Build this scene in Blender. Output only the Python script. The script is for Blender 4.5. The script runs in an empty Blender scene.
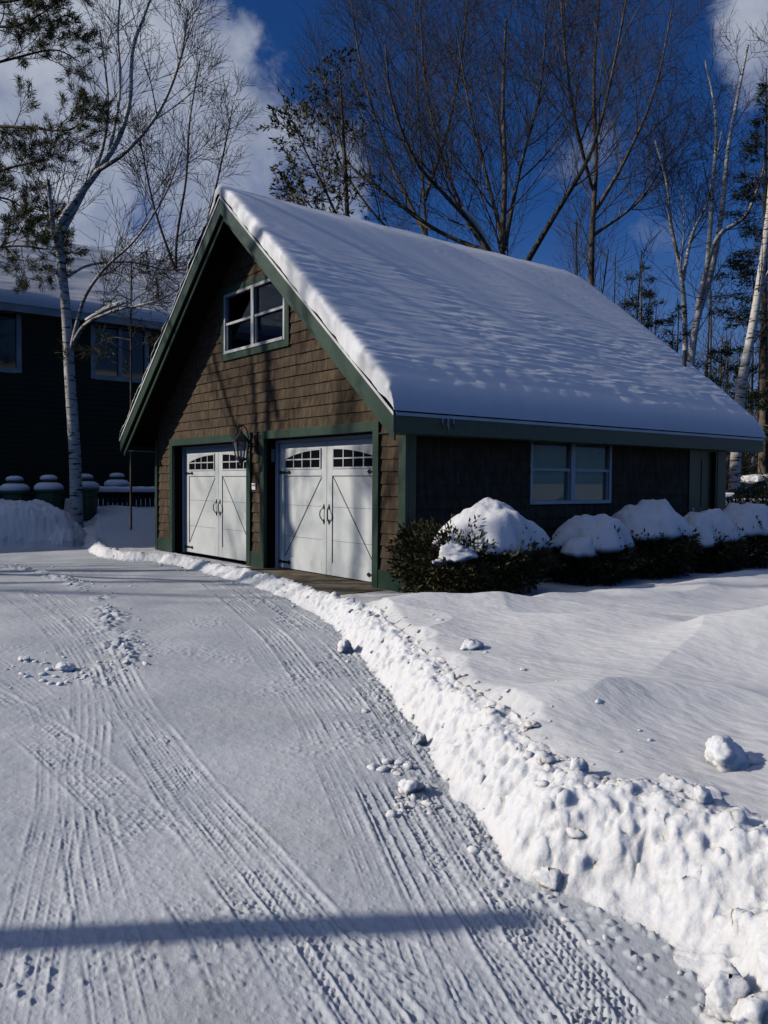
import bpy, math, random
import numpy as np
from mathutils import Vector, Matrix, Quaternion

sc = bpy.context.scene
COL = sc.collection
R_ = math.radians

# ------------------------------------------------------------------ camera
CAM = np.array([8.8722, -7.1966, 1.5259])
yaw, pitch, FPX, roll = -0.9125, -0.0362, 828.6, .0067
FW = np.array([math.sin(yaw) * math.cos(pitch), math.cos(yaw) * math.cos(pitch), math.sin(pitch)])
RT = np.array([math.cos(yaw), -math.sin(yaw), 0.]); UP = np.cross(RT, FW)
RT, UP = RT * math.cos(roll) + UP * math.sin(roll), UP * math.cos(roll) - RT * math.sin(roll)
def ray(px, py): return FW + RT * (px - 384) / FPX - UP * (py - 512) / FPX
def hit(px, py, ax, val):
    d = ray(px, py); return CAM + d * ((val - CAM[ax]) / d[ax])
def at(px, py, t): return CAM + t * ray(px, py)
cd = bpy.data.cameras.new('camera'); cam = bpy.data.objects.new('camera', cd); COL.objects.link(cam)
cam.matrix_world = Matrix(((RT[0], UP[0], -FW[0], CAM[0]), (RT[1], UP[1], -FW[1], CAM[1]), (RT[2], UP[2], -FW[2], CAM[2]), (0, 0, 0, 1)))
cd.sensor_fit = 'VERTICAL'; cd.sensor_height = 36; cd.lens = FPX / 1024 * 36; cd.clip_end = 3000; cd.clip_start = .05
sc.camera = cam
AZ, EL = R_(33), R_(27.5)
SUND = np.array([math.sin(AZ) * math.cos(EL), math.cos(AZ) * math.cos(EL), -math.sin(EL)])

# ------------------------------------------------------------------ noise
def _h(ix, iy, s):
    n = (ix.astype(np.int64) * 374761393 + iy.astype(np.int64) * 668265263 + s * 982451653) & 0xffffffff
    n = ((n ^ (n >> 13)) * 1274126177) & 0xffffffff
    n = ((n ^ (n >> 16)) * 2246822519) & 0xffffffff
    return ((n ^ (n >> 15)) & 0xffffff) / float(0xffffff)
def perlin(x, y, s=0):
    ix = np.floor(x); iy = np.floor(y); fx = x - ix; fy = y - iy
    u = fx * fx * fx * (fx * (fx * 6 - 15) + 10); v = fy * fy * fy * (fy * (fy * 6 - 15) + 10)
    def g(a, b):
        t = _h(ix + a, iy + b, s) * 6.28318530718
        return np.cos(t) * (fx - a) + np.sin(t) * (fy - b)
    a = g(0, 0); b = g(1, 0); c = g(0, 1); d = g(1, 1)
    return 1.5 * ((a + (b - a) * u) * (1 - v) + (c + (d - c) * u) * v)
def fbm(x, y, s=0, o=3, gain=.5):
    r = 0; a = 1
    for i in range(o):
        r = r + a * perlin(x * 2 ** i, y * 2 ** i, s + i * 17); a *= gain
    return r
def worley(x, y, s=0):
    ix = np.floor(x); iy = np.floor(y); best = np.full(np.shape(x), 9.); val = np.zeros(np.shape(x))
    for a in (-1, 0, 1):
        for b in (-1, 0, 1):
            px = ix + a + _h(ix + a, iy + b, s); py = iy + b + _h(ix + a, iy + b, s + 7)
            d = np.hypot(px - x, py - y); m = d < best
            best = np.where(m, d, best); val = np.where(m, _h(ix + a, iy + b, s + 13), val)
    return best, val
def worley3(x, y, z, s=0):
    ix, iy, iz = np.floor(x), np.floor(y), np.floor(z); best = np.full(np.shape(x), 9.); val = np.zeros(np.shape(x))
    for a in (-1, 0, 1):
        for b in (-1, 0, 1):
            for c in (-1, 0, 1):
                h = iy + b + (iz + c) * 57
                d = np.sqrt((ix + a + _h(ix + a, h, s) - x) ** 2 + (iy + b + _h(ix + a, h, s + 7) - y) ** 2 + (iz + c + _h(ix + a, h, s + 11) - z) ** 2); m = d < best
                best = np.where(m, d, best); val = np.where(m, _h(ix + a, h, s + 13), val)
    return best, val
def sst(a, b, x):
    t = np.clip((x - a) / (b - a), 0, 1); return t * t * (3 - 2 * t)

# ------------------------------------------------------------------ materials
def mat(name, base, rough=.6, spec=.3, metal=0):
    m = bpy.data.materials.new(name); m.use_nodes = True
    b = m.node_tree.nodes['Principled BSDF']
    b.inputs['Base Color'].default_value = (*base, 1); b.inputs['Roughness'].default_value = rough
    b.inputs['Specular IOR Level'].default_value = spec; b.inputs['Metallic'].default_value = metal
    return m
def nd(m, t, **kw):
    n = m.node_tree.nodes.new(t)
    for k, v in kw.items():
        if hasattr(n, k): setattr(n, k, v)
        else: n.inputs[k].default_value = v
    return n
def lk(m, a, b): m.node_tree.links.new(a, b)
def noise_color(m, c0, c1, scale=4, detail=4, stretch=None, lo=.35, hi=.65, coord='Object', attr=None, amount=.3):
    b = m.node_tree.nodes['Principled BSDF']
    tc = nd(m, 'ShaderNodeTexCoord'); mp = nd(m, 'ShaderNodeMapping')
    if stretch: mp.inputs['Scale'].default_value = stretch
    n = nd(m, 'ShaderNodeTexNoise', Scale=scale, Detail=detail)
    lk(m, tc.outputs[coord], mp.inputs[0]); lk(m, mp.outputs[0], n.inputs['Vector'])
    r = nd(m, 'ShaderNodeValToRGB'); r.color_ramp.elements[0].position = lo; r.color_ramp.elements[1].position = hi
    r.color_ramp.elements[0].color = (*c0, 1); r.color_ramp.elements[1].color = (*c1, 1)
    lk(m, n.outputs['Fac'], r.inputs[0]); out = r.outputs[0]
    if attr:
        at_ = nd(m, 'ShaderNodeAttribute', attribute_name=attr)
        mx = nd(m, 'ShaderNodeHueSaturation'); 
        ma = nd(m, 'ShaderNodeMath', operation='MULTIPLY_ADD'); ma.inputs[1].default_value = amount * 2; ma.inputs[2].default_value = 1 - amount
        lk(m, at_.outputs['Fac'], ma.inputs[0]); lk(m, ma.outputs[0], mx.inputs['Value']); lk(m, out, mx.inputs['Color']); out = mx.outputs[0]
    lk(m, out, b.inputs['Base Color']); return m
def bump(m, scale, dist, strength=1, detail=3, stretch=None, coord='Object', prev=None):
    b = m.node_tree.nodes['Principled BSDF']
    tc = nd(m, 'ShaderNodeTexCoord'); mp = nd(m, 'ShaderNodeMapping')
    if stretch: mp.inputs['Scale'].default_value = stretch
    n = nd(m, 'ShaderNodeTexNoise', Scale=scale, Detail=detail)
    lk(m, tc.outputs[coord], mp.inputs[0]); lk(m, mp.outputs[0], n.inputs['Vector'])
    bp = nd(m, 'ShaderNodeBump', Strength=strength, Distance=dist); lk(m, n.outputs['Fac'], bp.inputs['Height'])
    if prev: lk(m, prev.outputs[0], bp.inputs['Normal'])
    lk(m, bp.outputs[0], b.inputs['Normal']); return bp

def sss(m, w=1., r=.03):
    b = m.node_tree.nodes['Principled BSDF']; b.inputs['Subsurface Weight'].default_value = w
    b.inputs['Subsurface Radius'].default_value = (.8, .95, 1.2); b.inputs['Subsurface Scale'].default_value = r
BANK = mat('ploughed_snow', (.80, .805, .815), .7, .25); sss(BANK, 1., .03)
bump(BANK, 90, .006, .8, 4, prev=bump(BANK, 28, .016, .7, 5))
SNOW = mat('snow', (.80, .805, .82), .7, .25); sss(SNOW, 1., .025)
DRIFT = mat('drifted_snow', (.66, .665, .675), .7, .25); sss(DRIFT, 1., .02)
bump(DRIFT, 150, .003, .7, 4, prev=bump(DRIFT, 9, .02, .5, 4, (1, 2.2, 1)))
bump(SNOW, 140, .004, .7, 4, prev=bump(SNOW, 32, .012, .5, 4))
PACK = noise_color(mat('packed_snow', (.7, .72, .75), .62, .3), (.49, .52, .56), (.62, .64, .665), 1.3, 6)
def stain(m):
    nt = m.node_tree; b = nt.nodes['Principled BSDF']; src = b.inputs['Base Color'].links[0].from_socket
    tc = nd(m, 'ShaderNodeTexCoord'); n = nd(m, 'ShaderNodeTexNoise', Scale=.55, Detail=7, Roughness=.65); lk(m, tc.outputs['Object'], n.inputs['Vector'])
    mr = nd(m, 'ShaderNodeMapRange'); mr.inputs['From Min'].default_value = .56; mr.inputs['From Max'].default_value = .74; mr.inputs['To Max'].default_value = .5; lk(m, n.outputs['Fac'], mr.inputs['Value'])
    mx = nd(m, 'ShaderNodeMix', data_type='RGBA'); lk(m, mr.outputs[0], mx.inputs[0]); lk(m, src, mx.inputs[6]); mx.inputs[7].default_value = (.36, .34, .31, 1); lk(m, mx.outputs[2], b.inputs['Base Color'])
stain(PACK)
bump(PACK, 170, .0025, .6, 5, prev=bump(PACK, 45, .005, .5, 4))
ROOFSNOW = mat('roof_snow', (.84, .85, .87), .7, .25)
bump(ROOFSNOW, 60, .005, .6, 4)
GREEN = noise_color(mat('green_trim', (.02, .06, .04), .5, .4), (.012, .038, .023), (.018, .052, .033), 9, 4)
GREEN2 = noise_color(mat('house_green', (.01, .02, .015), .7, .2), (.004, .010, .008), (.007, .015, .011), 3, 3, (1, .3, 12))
SHING = noise_color(mat('shingle', (.1, .07, .05), .85, .15), (.050, .034, .022), (.125, .092, .060), 5, 5, (2.5, 2.5, .7), .3, .72, attr='tone', amount=.32)
bump(SHING, 30, .01, .5, 3, (6, 6, .6))
BACK = mat('sheathing', (.02, .015, .012), .9, .1)
SOFFIT = noise_color(mat('soffit_boards', (.035, .025, .018), .85, .1), (.020, .014, .010), (.04, .028, .02), 3, 3, (1, 8, 1))
WHITE = noise_color(mat('white_paint', (.78, .8, .8), .45, .4), (.62, .655, .65), (.70, .725, .715), 2.5, 5)
TRIMW = mat('white_trim', (.58, .59, .60), .45, .4)
GROOVE_SHADE = mat('groove_and_shade_grey', (.10, .11, .12), .7, .2)  # grey of grooves and seams, also used for painted edge shade
DRIP = mat('drip_edge', (.72, .73, .72), .4, .4)
BLACK = mat('black_iron', (.012, .012, .013), .45, .4)
ASPH = mat('roof_shingle', (.02, .02, .022), .9, .1)
CONC = noise_color(mat('concrete', (.2, .17, .13), .9, .1), (.10, .085, .06), (.24, .21, .16), 3.5, 7)
bump(CONC, 40, .01, .6)
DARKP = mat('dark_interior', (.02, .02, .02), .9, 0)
BARK = noise_color(mat('grey_bark', (.06, .05, .04), .9, .1), (.055, .044, .034), (.19, .16, .125), 6, 5, (1, 1, .3))
TWIG = mat('twig_bark', (.068, .058, .048), .9, .1)
BTWIG = mat('birch_twig', (.055, .043, .038), .85, .15)
BIRCH = noise_color(mat('birch_bark', (.5, .48, .45), .75, .2), (.05, .044, .038), (.60, .57, .52), 3.2, 5, (1.2, 1.2, 6), .36, .47)
bump(BIRCH, 8, .02, .6, 4, (1, 1, 4))
NEED = noise_color(mat('pine_needles', (.05, .06, .02), .7, .2), (.042, .056, .018), (.15, .145, .042), 1.2, 3)
SPRUCE = noise_color(mat('spruce_needles', (.02, .035, .02), .7, .2), (.010, .020, .012), (.030, .045, .022), 1.2, 3)
HEM = noise_color(mat('hemlock_needles', (.03, .045, .015), .7, .2), (.040, .050, .016), (.15, .13, .045), 1.5, 3)
YEW = noise_color(mat('shrub_foliage', (.03, .04, .015), .7, .2), (.020, .026, .010), (.105, .088, .036), 6, 4)
BINM = mat('bin_green', (.018, .07, .042), .5, .4)
FENCE = noise_color(mat('fence_wood', (.05, .045, .05), .85, .1), (.025, .024, .028), (.075, .07, .075), 3, 3, (8, 8, 1))
ROUGHW = noise_color(mat('weathered_pole', (.12, .1, .08), .9, .1), (.08, .06, .05), (.16, .13, .1), 3, 3, (6, 6, .5))
CARW = mat('car_paint', (.75, .76, .78), .3, .5)
RUB = mat('rubber', (.02, .02, .02), .8, .2)
BLIND = noise_color(mat('window_blind', (.36, .36, .30), .8, .1), (.58, .50, .33), (.68, .60, .42), 2, 3)
CURT = noise_color(mat('curtain', (.4, .38, .35), .9, .1), (.10, .09, .085), (.4, .38, .36), 4, 4)
SIGN = mat('sign_plate', (.75, .74, .72), .5, .3)
ICE = mat('ice', (.75, .8, .85), .1, .6); ICE.node_tree.nodes['Principled BSDF'].inputs['Transmission Weight'].default_value = .5
def glass_mat(name, refl, tint=(1, 1, 1)):
    m = bpy.data.materials.new(name); m.use_nodes = True; nt = m.node_tree; nt.nodes.clear()
    o = nt.nodes.new('ShaderNodeOutputMaterial'); mx = nt.nodes.new('ShaderNodeMixShader')
    t = nt.nodes.new('ShaderNodeBsdfTransparent'); g = nt.nodes.new('ShaderNodeBsdfGlossy')
    t.inputs[0].default_value = (*tint, 1); g.inputs['Roughness'].default_value = .02; g.inputs[0].default_value = (.9, .95, 1, 1)
    lw = nt.nodes.new('ShaderNodeLayerWeight'); lw.inputs[0].default_value = .5
    pw = nt.nodes.new('ShaderNodeMath'); pw.operation = 'POWER'; pw.inputs[1].default_value = 4; nt.links.new(lw.outputs['Facing'], pw.inputs[0])
    fr = nt.nodes.new('ShaderNodeMath'); fr.operation = 'MULTIPLY_ADD'; fr.inputs[1].default_value = .7; fr.inputs[2].default_value = refl; nt.links.new(pw.outputs[0], fr.inputs[0])
    nt.links.new(fr.outputs[0], mx.inputs[0]); nt.links.new(t.outputs[0], mx.inputs[1]); nt.links.new(g.outputs[0], mx.inputs[2]); nt.links.new(mx.outputs[0], o.inputs[0])
    return m
GLASS = glass_mat('window_glass', .02, (.85, .88, .88))
DGLASS = mat('dark_glass', (.008, .01, .012), .05, .5)
LGLASS = mat('frosted_glass', (.5, .5, .48), .2, .4); LGLASS.node_tree.nodes['Principled BSDF'].inputs['Alpha'].default_value = .3

# ------------------------------------------------------------------ mesh helpers
def tag(o, label=None, cat=None, group=None, kind=None):
    if label: o['label'] = label
    if cat: o['category'] = cat
    if group: o['group'] = group
    if kind: o['kind'] = kind
    return o
def np_mesh(name, V, F, m, parent=None, smooth=True, attrs=None):
    """V (n,3) float, F (k,4) or (k,3) int arrays."""
    V = np.asarray(V, np.float32); F = np.asarray(F, np.int32)
    me = bpy.data.meshes.new(name); k = F.shape[1]
    me.vertices.add(len(V)); me.vertices.foreach_set('co', V.ravel())
    me.loops.add(F.size); me.loops.foreach_set('vertex_index', F.ravel())
    me.polygons.add(len(F)); me.polygons.foreach_set('loop_start', np.arange(0, F.size, k, dtype=np.int32))
    me.update(calc_edges=True)
    me.polygons.foreach_set('use_smooth', np.full(len(F), smooth, bool))
    for an, (dom, arr) in (attrs or {}).items():
        a = me.attributes.new(an, 'FLOAT', dom); a.data.foreach_set('value', np.asarray(arr, np.float32))
    me.materials.append(m); o = bpy.data.objects.new(name, me); COL.objects.link(o)
    if parent: o.parent = parent
    return o
class MB:
    def __init__(s, org=(0, 0, 0)): s.v = []; s.f = []; s.t = []; s.org = np.array(org, float)
    def add(s, vs, fs, tone=.5):
        b = len(s.v); s.v += [tuple(map(float, v)) for v in vs]; s.f += [tuple(b + i for i in f) for f in fs]; s.t += [tone] * len(fs); return s
    def box(s, x0, x1, y0, y1, z0, z1, tone=.5):
        vs = [(x, y, z) for z in (z0, z1) for y in (y0, y1) for x in (x0, x1)]
        return s.add(vs, [(0, 2, 3, 1), (4, 5, 7, 6), (0, 1, 5, 4), (2, 6, 7, 3), (0, 4, 6, 2), (1, 3, 7, 5)], tone)
    def bar(s, p, q, w, h, up=(0, 0, 1), tone=.5):
        p = np.array(p, float); q = np.array(q, float); d = q - p; d /= np.linalg.norm(d); up = np.array(up, float)
        a = np.cross(d, up); a /= np.linalg.norm(a); b = np.cross(a, d)
        vs = [e + a * i * w / 2 + b * j * h / 2 for e in (p, q) for j in (-1, 1) for i in (-1, 1)]
        return s.add(vs, [(0, 2, 3, 1), (4, 5, 7, 6), (0, 1, 5, 4), (2, 6, 7, 3), (0, 4, 6, 2), (1, 3, 7, 5)], tone)
    def tube(s, pts, rad, n=6, cap=True):
        pts = [np.array(p, float) for p in pts]; k = len(pts); rad = [rad] * k if np.isscalar(rad) else rad
        vs = []; ref = np.array([.31, .57, .76])
        for i, p in enumerate(pts):
            t = pts[min(i + 1, k - 1)] - pts[max(i - 1, 0)]; t = t / (np.linalg.norm(t) + 1e-9)
            a = np.cross(t, ref); a /= np.linalg.norm(a) + 1e-9; b = np.cross(t, a)
            for j in range(n):
                th = 2 * math.pi * j / n; vs.append(p + rad[i] * (math.cos(th) * a + math.sin(th) * b))
        fs = [(i * n + j, i * n + (j + 1) % n, (i + 1) * n + (j + 1) % n, (i + 1) * n + j) for i in range(k - 1) for j in range(n)]
        if cap: fs += [tuple(range(n))[::-1], tuple((k - 1) * n + j for j in range(n))]
        return s.add(vs, fs)
    def lathe(s, c, prof, n=16, sy=1, ph=0):
        c = np.array(c, float); k = len(prof)
        vs = [c + (r * math.cos(2 * math.pi * j / n + ph), r * sy * math.sin(2 * math.pi * j / n + ph), z) for r, z in prof for j in range(n)]
        fs = [(i * n + j, i * n + (j + 1) % n, (i + 1) * n + (j + 1) % n, (i + 1) * n + j) for i in range(k - 1) for j in range(n)]
        fs += [tuple(range(n))[::-1], tuple((k - 1) * n + j for j in range(n))]
        return s.add(vs, fs)
    def prism(s, poly, axis, a, b, tone=.5):
        """poly of 2-D points in the plane normal to axis, extruded a..b"""
        n = len(poly)
        def P(u, w, d): return (d, u, w) if axis == 0 else (u, d, w) if axis == 1 else (u, w, d)
        vs = [P(u, w, a) for u, w in poly] + [P(u, w, b) for u, w in poly]
        fs = [tuple(range(n)), tuple(range(2 * n - 1, n - 1, -1))] + [(i, n + i, n + (i + 1) % n, (i + 1) % n) for i in range(n)]
        return s.add(vs, fs, tone)
    def build(s, name, m, parent=None, smooth=False, bevel=0, tone=False):
        me = bpy.data.meshes.new(name)
        V = np.array(s.v, float) - s.org
        me.from_pydata(V.tolist(), [], s.f); me.materials.append(m)
        if tone:
            a = me.attributes.new('tone', 'FLOAT', 'FACE'); a.data.foreach_set('value', np.array(s.t, np.float32))
        o = bpy.data.objects.new(name, me); COL.objects.link(o)
        if parent: o.parent = parent
        else: o.location = tuple(s.org)
        import bmesh
        bm = bmesh.new(); bm.from_mesh(me)
        bmesh.ops.recalc_face_normals(bm, faces=bm.faces); bm.to_mesh(me); bm.free()
        if smooth: me.polygons.foreach_set('use_smooth', [True] * len(me.polygons))
        if bevel:
            md = o.modifiers.new('bevel', 'BEVEL'); md.width = bevel; md.segments = 2; md.limit_method = 'ANGLE'
        return o
def empty(name, loc, label, cat, group=None):
    o = bpy.data.objects.new(name, None); COL.objects.link(o); o.location = tuple(loc); o.empty_display_size = .2
    return tag(o, label, cat, group)
def copy_tree(o, parent=None):
    c = o.copy(); COL.objects.link(c); c.parent = parent
    for ch in list(o.children): copy_tree(ch, c)
    return c

# ------------------------------------------------------------------ ground
def catmull(P, n=16):
    P = [np.array(p, float) for p in P]; P = [2 * P[0] - P[1]] + P + [2 * P[-1] - P[-2]]; out = []
    for i in range(1, len(P) - 2):
        a, b, c, d = P[i - 1:i + 3]
        for k in range(n):
            t = k / n; out.append(.5 * (2 * b + (c - a) * t + (2 * a - 5 * b + 4 * c - d) * t * t + (3 * b - a - 3 * c + d) * t ** 3))
    out.append(P[-2]); return np.array(out)
def g2(px, py, z=0): return hit(px, py, 2, z)[:2]
def curve_coords(x, y, C):
    """signed lateral distance (positive on the right-hand side), arc length, for points near polyline C"""
    best = np.full(x.shape, 1e9); lat = np.full(x.shape, 1e9); arc = np.zeros(x.shape); s0 = 0
    for i in range(len(C) - 1):
        p, q = C[i], C[i + 1]; d = q - p; L = np.hypot(*d)
        if L < 1e-6: continue
        d = d / L; rx = x - p[0]; ry = y - p[1]
        t = np.clip(rx * d[0] + ry * d[1], 0, L); ex = rx - t * d[0]; ey = ry - t * d[1]; dist = ex * ex + ey * ey
        sg = np.where(d[0] * ry - d[1] * rx > 0, -1., 1.)
        m = dist < best; best = np.where(m, dist, best); lat = np.where(m, sg * np.sqrt(dist), lat); arc = np.where(m, s0 + t, arc); s0 += L
    return lat, arc
EDGE_PX = [(100, 557), (160, 563), (220, 577), (270, 592), (320, 617), (352, 645), (387, 690), (425, 745), (465, 805), (505, 858), (545, 890), (600, 915), (650, 950), (690, 990), (712, 1023)]
EDGE = [(-13.5, -.3)] + [g2(*p) for p in EDGE_PX] + [(8.5, -5.35), (10.5, -6.2), (15, -8.5), (30, -18), (120, -70)]
EDGE = catmull(EDGE, 5)
_seg = np.r_[0, np.cumsum(np.hypot(*np.diff(EDGE, axis=0).T))]
def arc_of(px, py):
    l, a = curve_coords(np.array([g2(px, py)[0]]), np.array([g2(px, py)[1]]), EDGE); return float(a[0])
ARCS = [0] + [arc_of(*p) for p in ((100, 557), (270, 592), (352, 645), (425, 745), (505, 858), (600, 915), (712, 1023))] + [400]
ARCH = [.05, .15, .14, .22, .25, .28, .31, .33, .38]
ARCW = [.3, .25, .27, .27, .26, .34, .52, .60, .7]
BERM = catmull([g2(*p) for p in ((-60, 556), (0, 565), (55, 577), (95, 592), (113, 617), (119, 650), (112, 680))], 10)
PILE_C = np.array(at(10, 520, 19.2)[:2]); PR = RT[:2] / np.hypot(*RT[:2]); PFv = FW[:2] / np.hypot(*FW[:2])
TR = [  # tyre tracks: pixel control points on the ground, half width, tread depth, style
    ([(205, 580), (262, 625), (318, 690), (372, 775), (425, 875), (480, 975), (530, 1060)], .115, .015, 0),
    ([(225, 578), (290, 625), (350, 690), (400, 765), (455, 860), (520, 955), (590, 1050)], .115, .015, 1),
    ([(255, 590), (325, 640), (385, 705), (437, 780), (495, 870), (560, 960), (630, 1050)], .11, .016, 1),
    ([(190, 585), (235, 622), (290, 690), (335, 770), (385, 880), (425, 985), (450, 1060)], .09, .006, 0),
    ([(10, 594), (50, 625), (82, 668), (90, 720), (84, 780), (95, 860), (120, 960), (140, 1050)], .11, .010, 0),
    ([(30, 590), (80, 625), (112, 690), (160, 760), (225, 850), (300, 950), (360, 1050)], .12, .012, 1),
    ([(55, 596), (100, 640), (135, 705), (190, 780), (265, 870), (345, 970), (400, 1050)], .11, .011, 0),
    ([(-40, 680), (30, 725), (100, 785), (165, 850), (230, 930), (290, 1050)], .14, .012, 2),
    ([(-40, 640), (40, 700), (60, 780), (45, 880), (20, 1000), (10, 1060)], .10, .008, 0),
    ([(300, 905), (340, 930), (420, 985), (500, 1060)], .13, .008, 2),
]
TRC = [(catmull([g2(*p) for p in t[0]], 10), *t[1:]) for t in TR]
def H(x, y, fine=True):
    """height of the snow surface, region id (0 driveway, 1 bank, 2 yard, 3 pile)"""
    x = np.asarray(x, float); y = np.asarray(y, float)
    lat, arc = curve_coords(x, y, EDGE); d = -lat          # d > 0: garage / lawn side
    near = np.hypot(x - CAM[0], y - CAM[1]) < 30
    wob = np.zeros(x.shape)
    if fine:
        m = near & (np.abs(d) < 2.2); X = x[m]; Y = y[m]; fa, va = worley(X * 8, Y * 8, 171); fb_, vb = worley(X * 3.7, Y * 3.7, 177)
        wob[m] = .09 * fbm(X * 1.7, Y * 1.7, 3, 3) + .08 * (.42 - fa).clip(0, 1) * va + .08 * (.45 - fb_).clip(0, 1) * vb + .014 * fbm(X * 13, Y * 13, 5, 3)
    hh = np.interp(arc, ARCS, ARCH); ww = np.interp(arc, ARCS, ARCW)
    dd = d + wob * np.clip(ww / .4, .4, 1.3)
    rep = np.zeros(x.shape, int)
    # yard snow: drifts
    dx = x + .35 * perlin(x * .6, y * .6, 21); 
    dr = .045 * fbm((x * .5 + y * .3), (y * .45 - x * .25), 31, 2) 
    a = perlin((x * .30 + y * .42) * 1.3, (x * .8 - y * .55) * .45, 35); dr = dr + .05 * (1 - np.abs(a) * 1.6).clip(0, 1) ** 2
    for (px, py, z, amp, s1, s2) in MOUNDS:
        c = g2(px, py, z); rx = (x - c[0]) * PR[0] + (y - c[1]) * PR[1]; ry = (x - c[0]) * PFv[0] + (y - c[1]) * PFv[1]
        dr = dr + amp * np.exp(-np.sqrt((rx / s1) ** 2 + (ry / s2) ** 2 + .02) ** 1.5)
    lawn = .27 + dr
    # shallower against the garage walls and around its corner
    gx = np.maximum(np.maximum(-8.7 - x, x - .1), 0); gy = np.maximum(np.maximum(-y, y - 8.1), 0); gd = np.hypot(gx, gy)
    lawn = lawn * (.16 + .84 * sst(1.45, 3.1, gd + .25 * perlin(x * 1.3, y * 1.3, 23)))
    lawn = np.where((x > -8.7) & (x < .3), lawn * sst(-.3, .5, x) * 1., lawn)
    # bank profile
    rise = sst(-.04, 1, dd / ww); fall = sst(1.0, 1.75, dd / ww)
    bank = hh * rise ** .8
    outside = np.where(dd > 0, bank * (1 - fall) + lawn * fall, 0)
    front = sst(-12., -9.8, x) * sst(.5, -.1, x)
    outside = outside * (1 - front) + front * bank * (1 - sst(.9, 1.9, dd / ww)) * (1 - .85 * sst(-.38, -.2, y))
    zz = np.where(dd > 0, outside, 0.)
    rep = np.where(dd > 0, np.where(dd / ww < 1.28, 1, 2), 0)
    # land rises towards the house on the left
    left = sst(-9.2, -13.5, x) * sst(-9, -4, y + .25 * x + 1.0 * 0 + 2.5)
    zz = zz + .62 * sst(-9.3, -14.5, x) * sst(-6, -2, y) * np.where(x < -9, 1, 0)
    rep = np.where((x < -9.6) & (y > -1.1), np.where(rep == 1, 1, 2), rep)
    # ploughed pile
    rx = (x - PILE_C[0]) * PR[0] + (y - PILE_C[1]) * PR[1]; ry = (x - PILE_C[0]) * PFv[0] + (y - PILE_C[1]) * PFv[1]
    rx = rx + .25 * perlin(x * .9, y * .9, 41); ry = ry + .2 * perlin(x * 1.1, y * 1.1, 43)
    u = np.maximum(rx, 0) / 1.9 + np.maximum(-rx - 5, 0) / 3; v = np.abs(ry) / 1.25
    q = (1 - (u ** 2.2 + v ** 2.4)).clip(0, 1); pile = 1.02 * q ** .8
    pile = pile + np.where(q > 0, .12 * fbm(x * 1.6, y * 1.6, 47, 3) * q ** .5, 0)
    rep = np.where(pile > .08, 3, rep); zz = np.maximum(zz, pile * 1.0)
    # low berm on the left
    bl, ba = curve_coords(x, y, BERM); be = np.exp(-(bl / .17) ** 2) * .07
    if fine:
        full = (x, y, zz, rep, be, dd, ww, hh); sel = np.nonzero(near & ((rep != 2) | (np.abs(bl) < .6)))[0]
        x, y, zz, rep, be, dd, ww, hh = (q[sel] for q in full)
        f1, v1 = worley(x * 9, y * 9, 71); lump = (.55 - f1).clip(-.2, 1)
        # lumpy bank
        k = np.where((rep == 1) | (rep == 3), 1., 0.) * sst(.0, .35, dd / ww + (rep == 3)) * np.where(rep == 1, (1 - sst(1.0, 1.3, dd / ww)), 1)
        f2, v2 = worley(x * 4.2, y * 4.2, 77)
        big = np.where(rep == 1, np.clip(hh / .45, .3, 1), .8)
        zz = zz + k * big * (.06 * (.45 - f2).clip(0, 1) * v2 + .05 * (.42 - f1).clip(0, 1) * v1 + .035 * fbm(x * 3, y * 3, 79, 3) + .012 * fbm(x * 17, y * 17, 81, 2))
        f3, v3 = worley(x * 21, y * 21, 83); zz = zz + k * .035 * (.42 - f3).clip(0, 1) * v3
        dm = np.where(rep == 0, 1., 0.)
        zz = zz + dm * be * (.15 + 1.1 * lump + .4 * (.6 - f3)) * sst(-.25, .25, perlin(x * 1.3, y * 1.3, 73) + .1)
        # spill of crumbs at the foot of the bank and in patches
        foot = np.exp(-(dd / .16) ** 2) * np.where(dd < 0, 1, 0)
        patch = (fbm(x * .9, y * .9, 91, 2) - .22).clip(0, 1) * 1.3
        zz = zz + dm * np.clip(foot + patch, 0, 1) * .022 * (.5 - f3).clip(0, 1) * (v3 > .55) * 1.6
        f4, v4 = worley(x * 45, y * 45, 87)
        zz = zz + dm * .0022 * fbm(x * 14, y * 14, 95, 3) + dm * .010 * (.4 - f4).clip(0, 1) * (v4 > .80)
        zz = zz + dm * .010 * fbm(x * .8, y * .8, 97, 2)
        # tyre tracks
        idx = np.nonzero((rep == 0) & (x > -9) & (np.hypot(x - CAM[0], y - CAM[1]) < 20))[0] if zz.ndim == 1 else []
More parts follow.
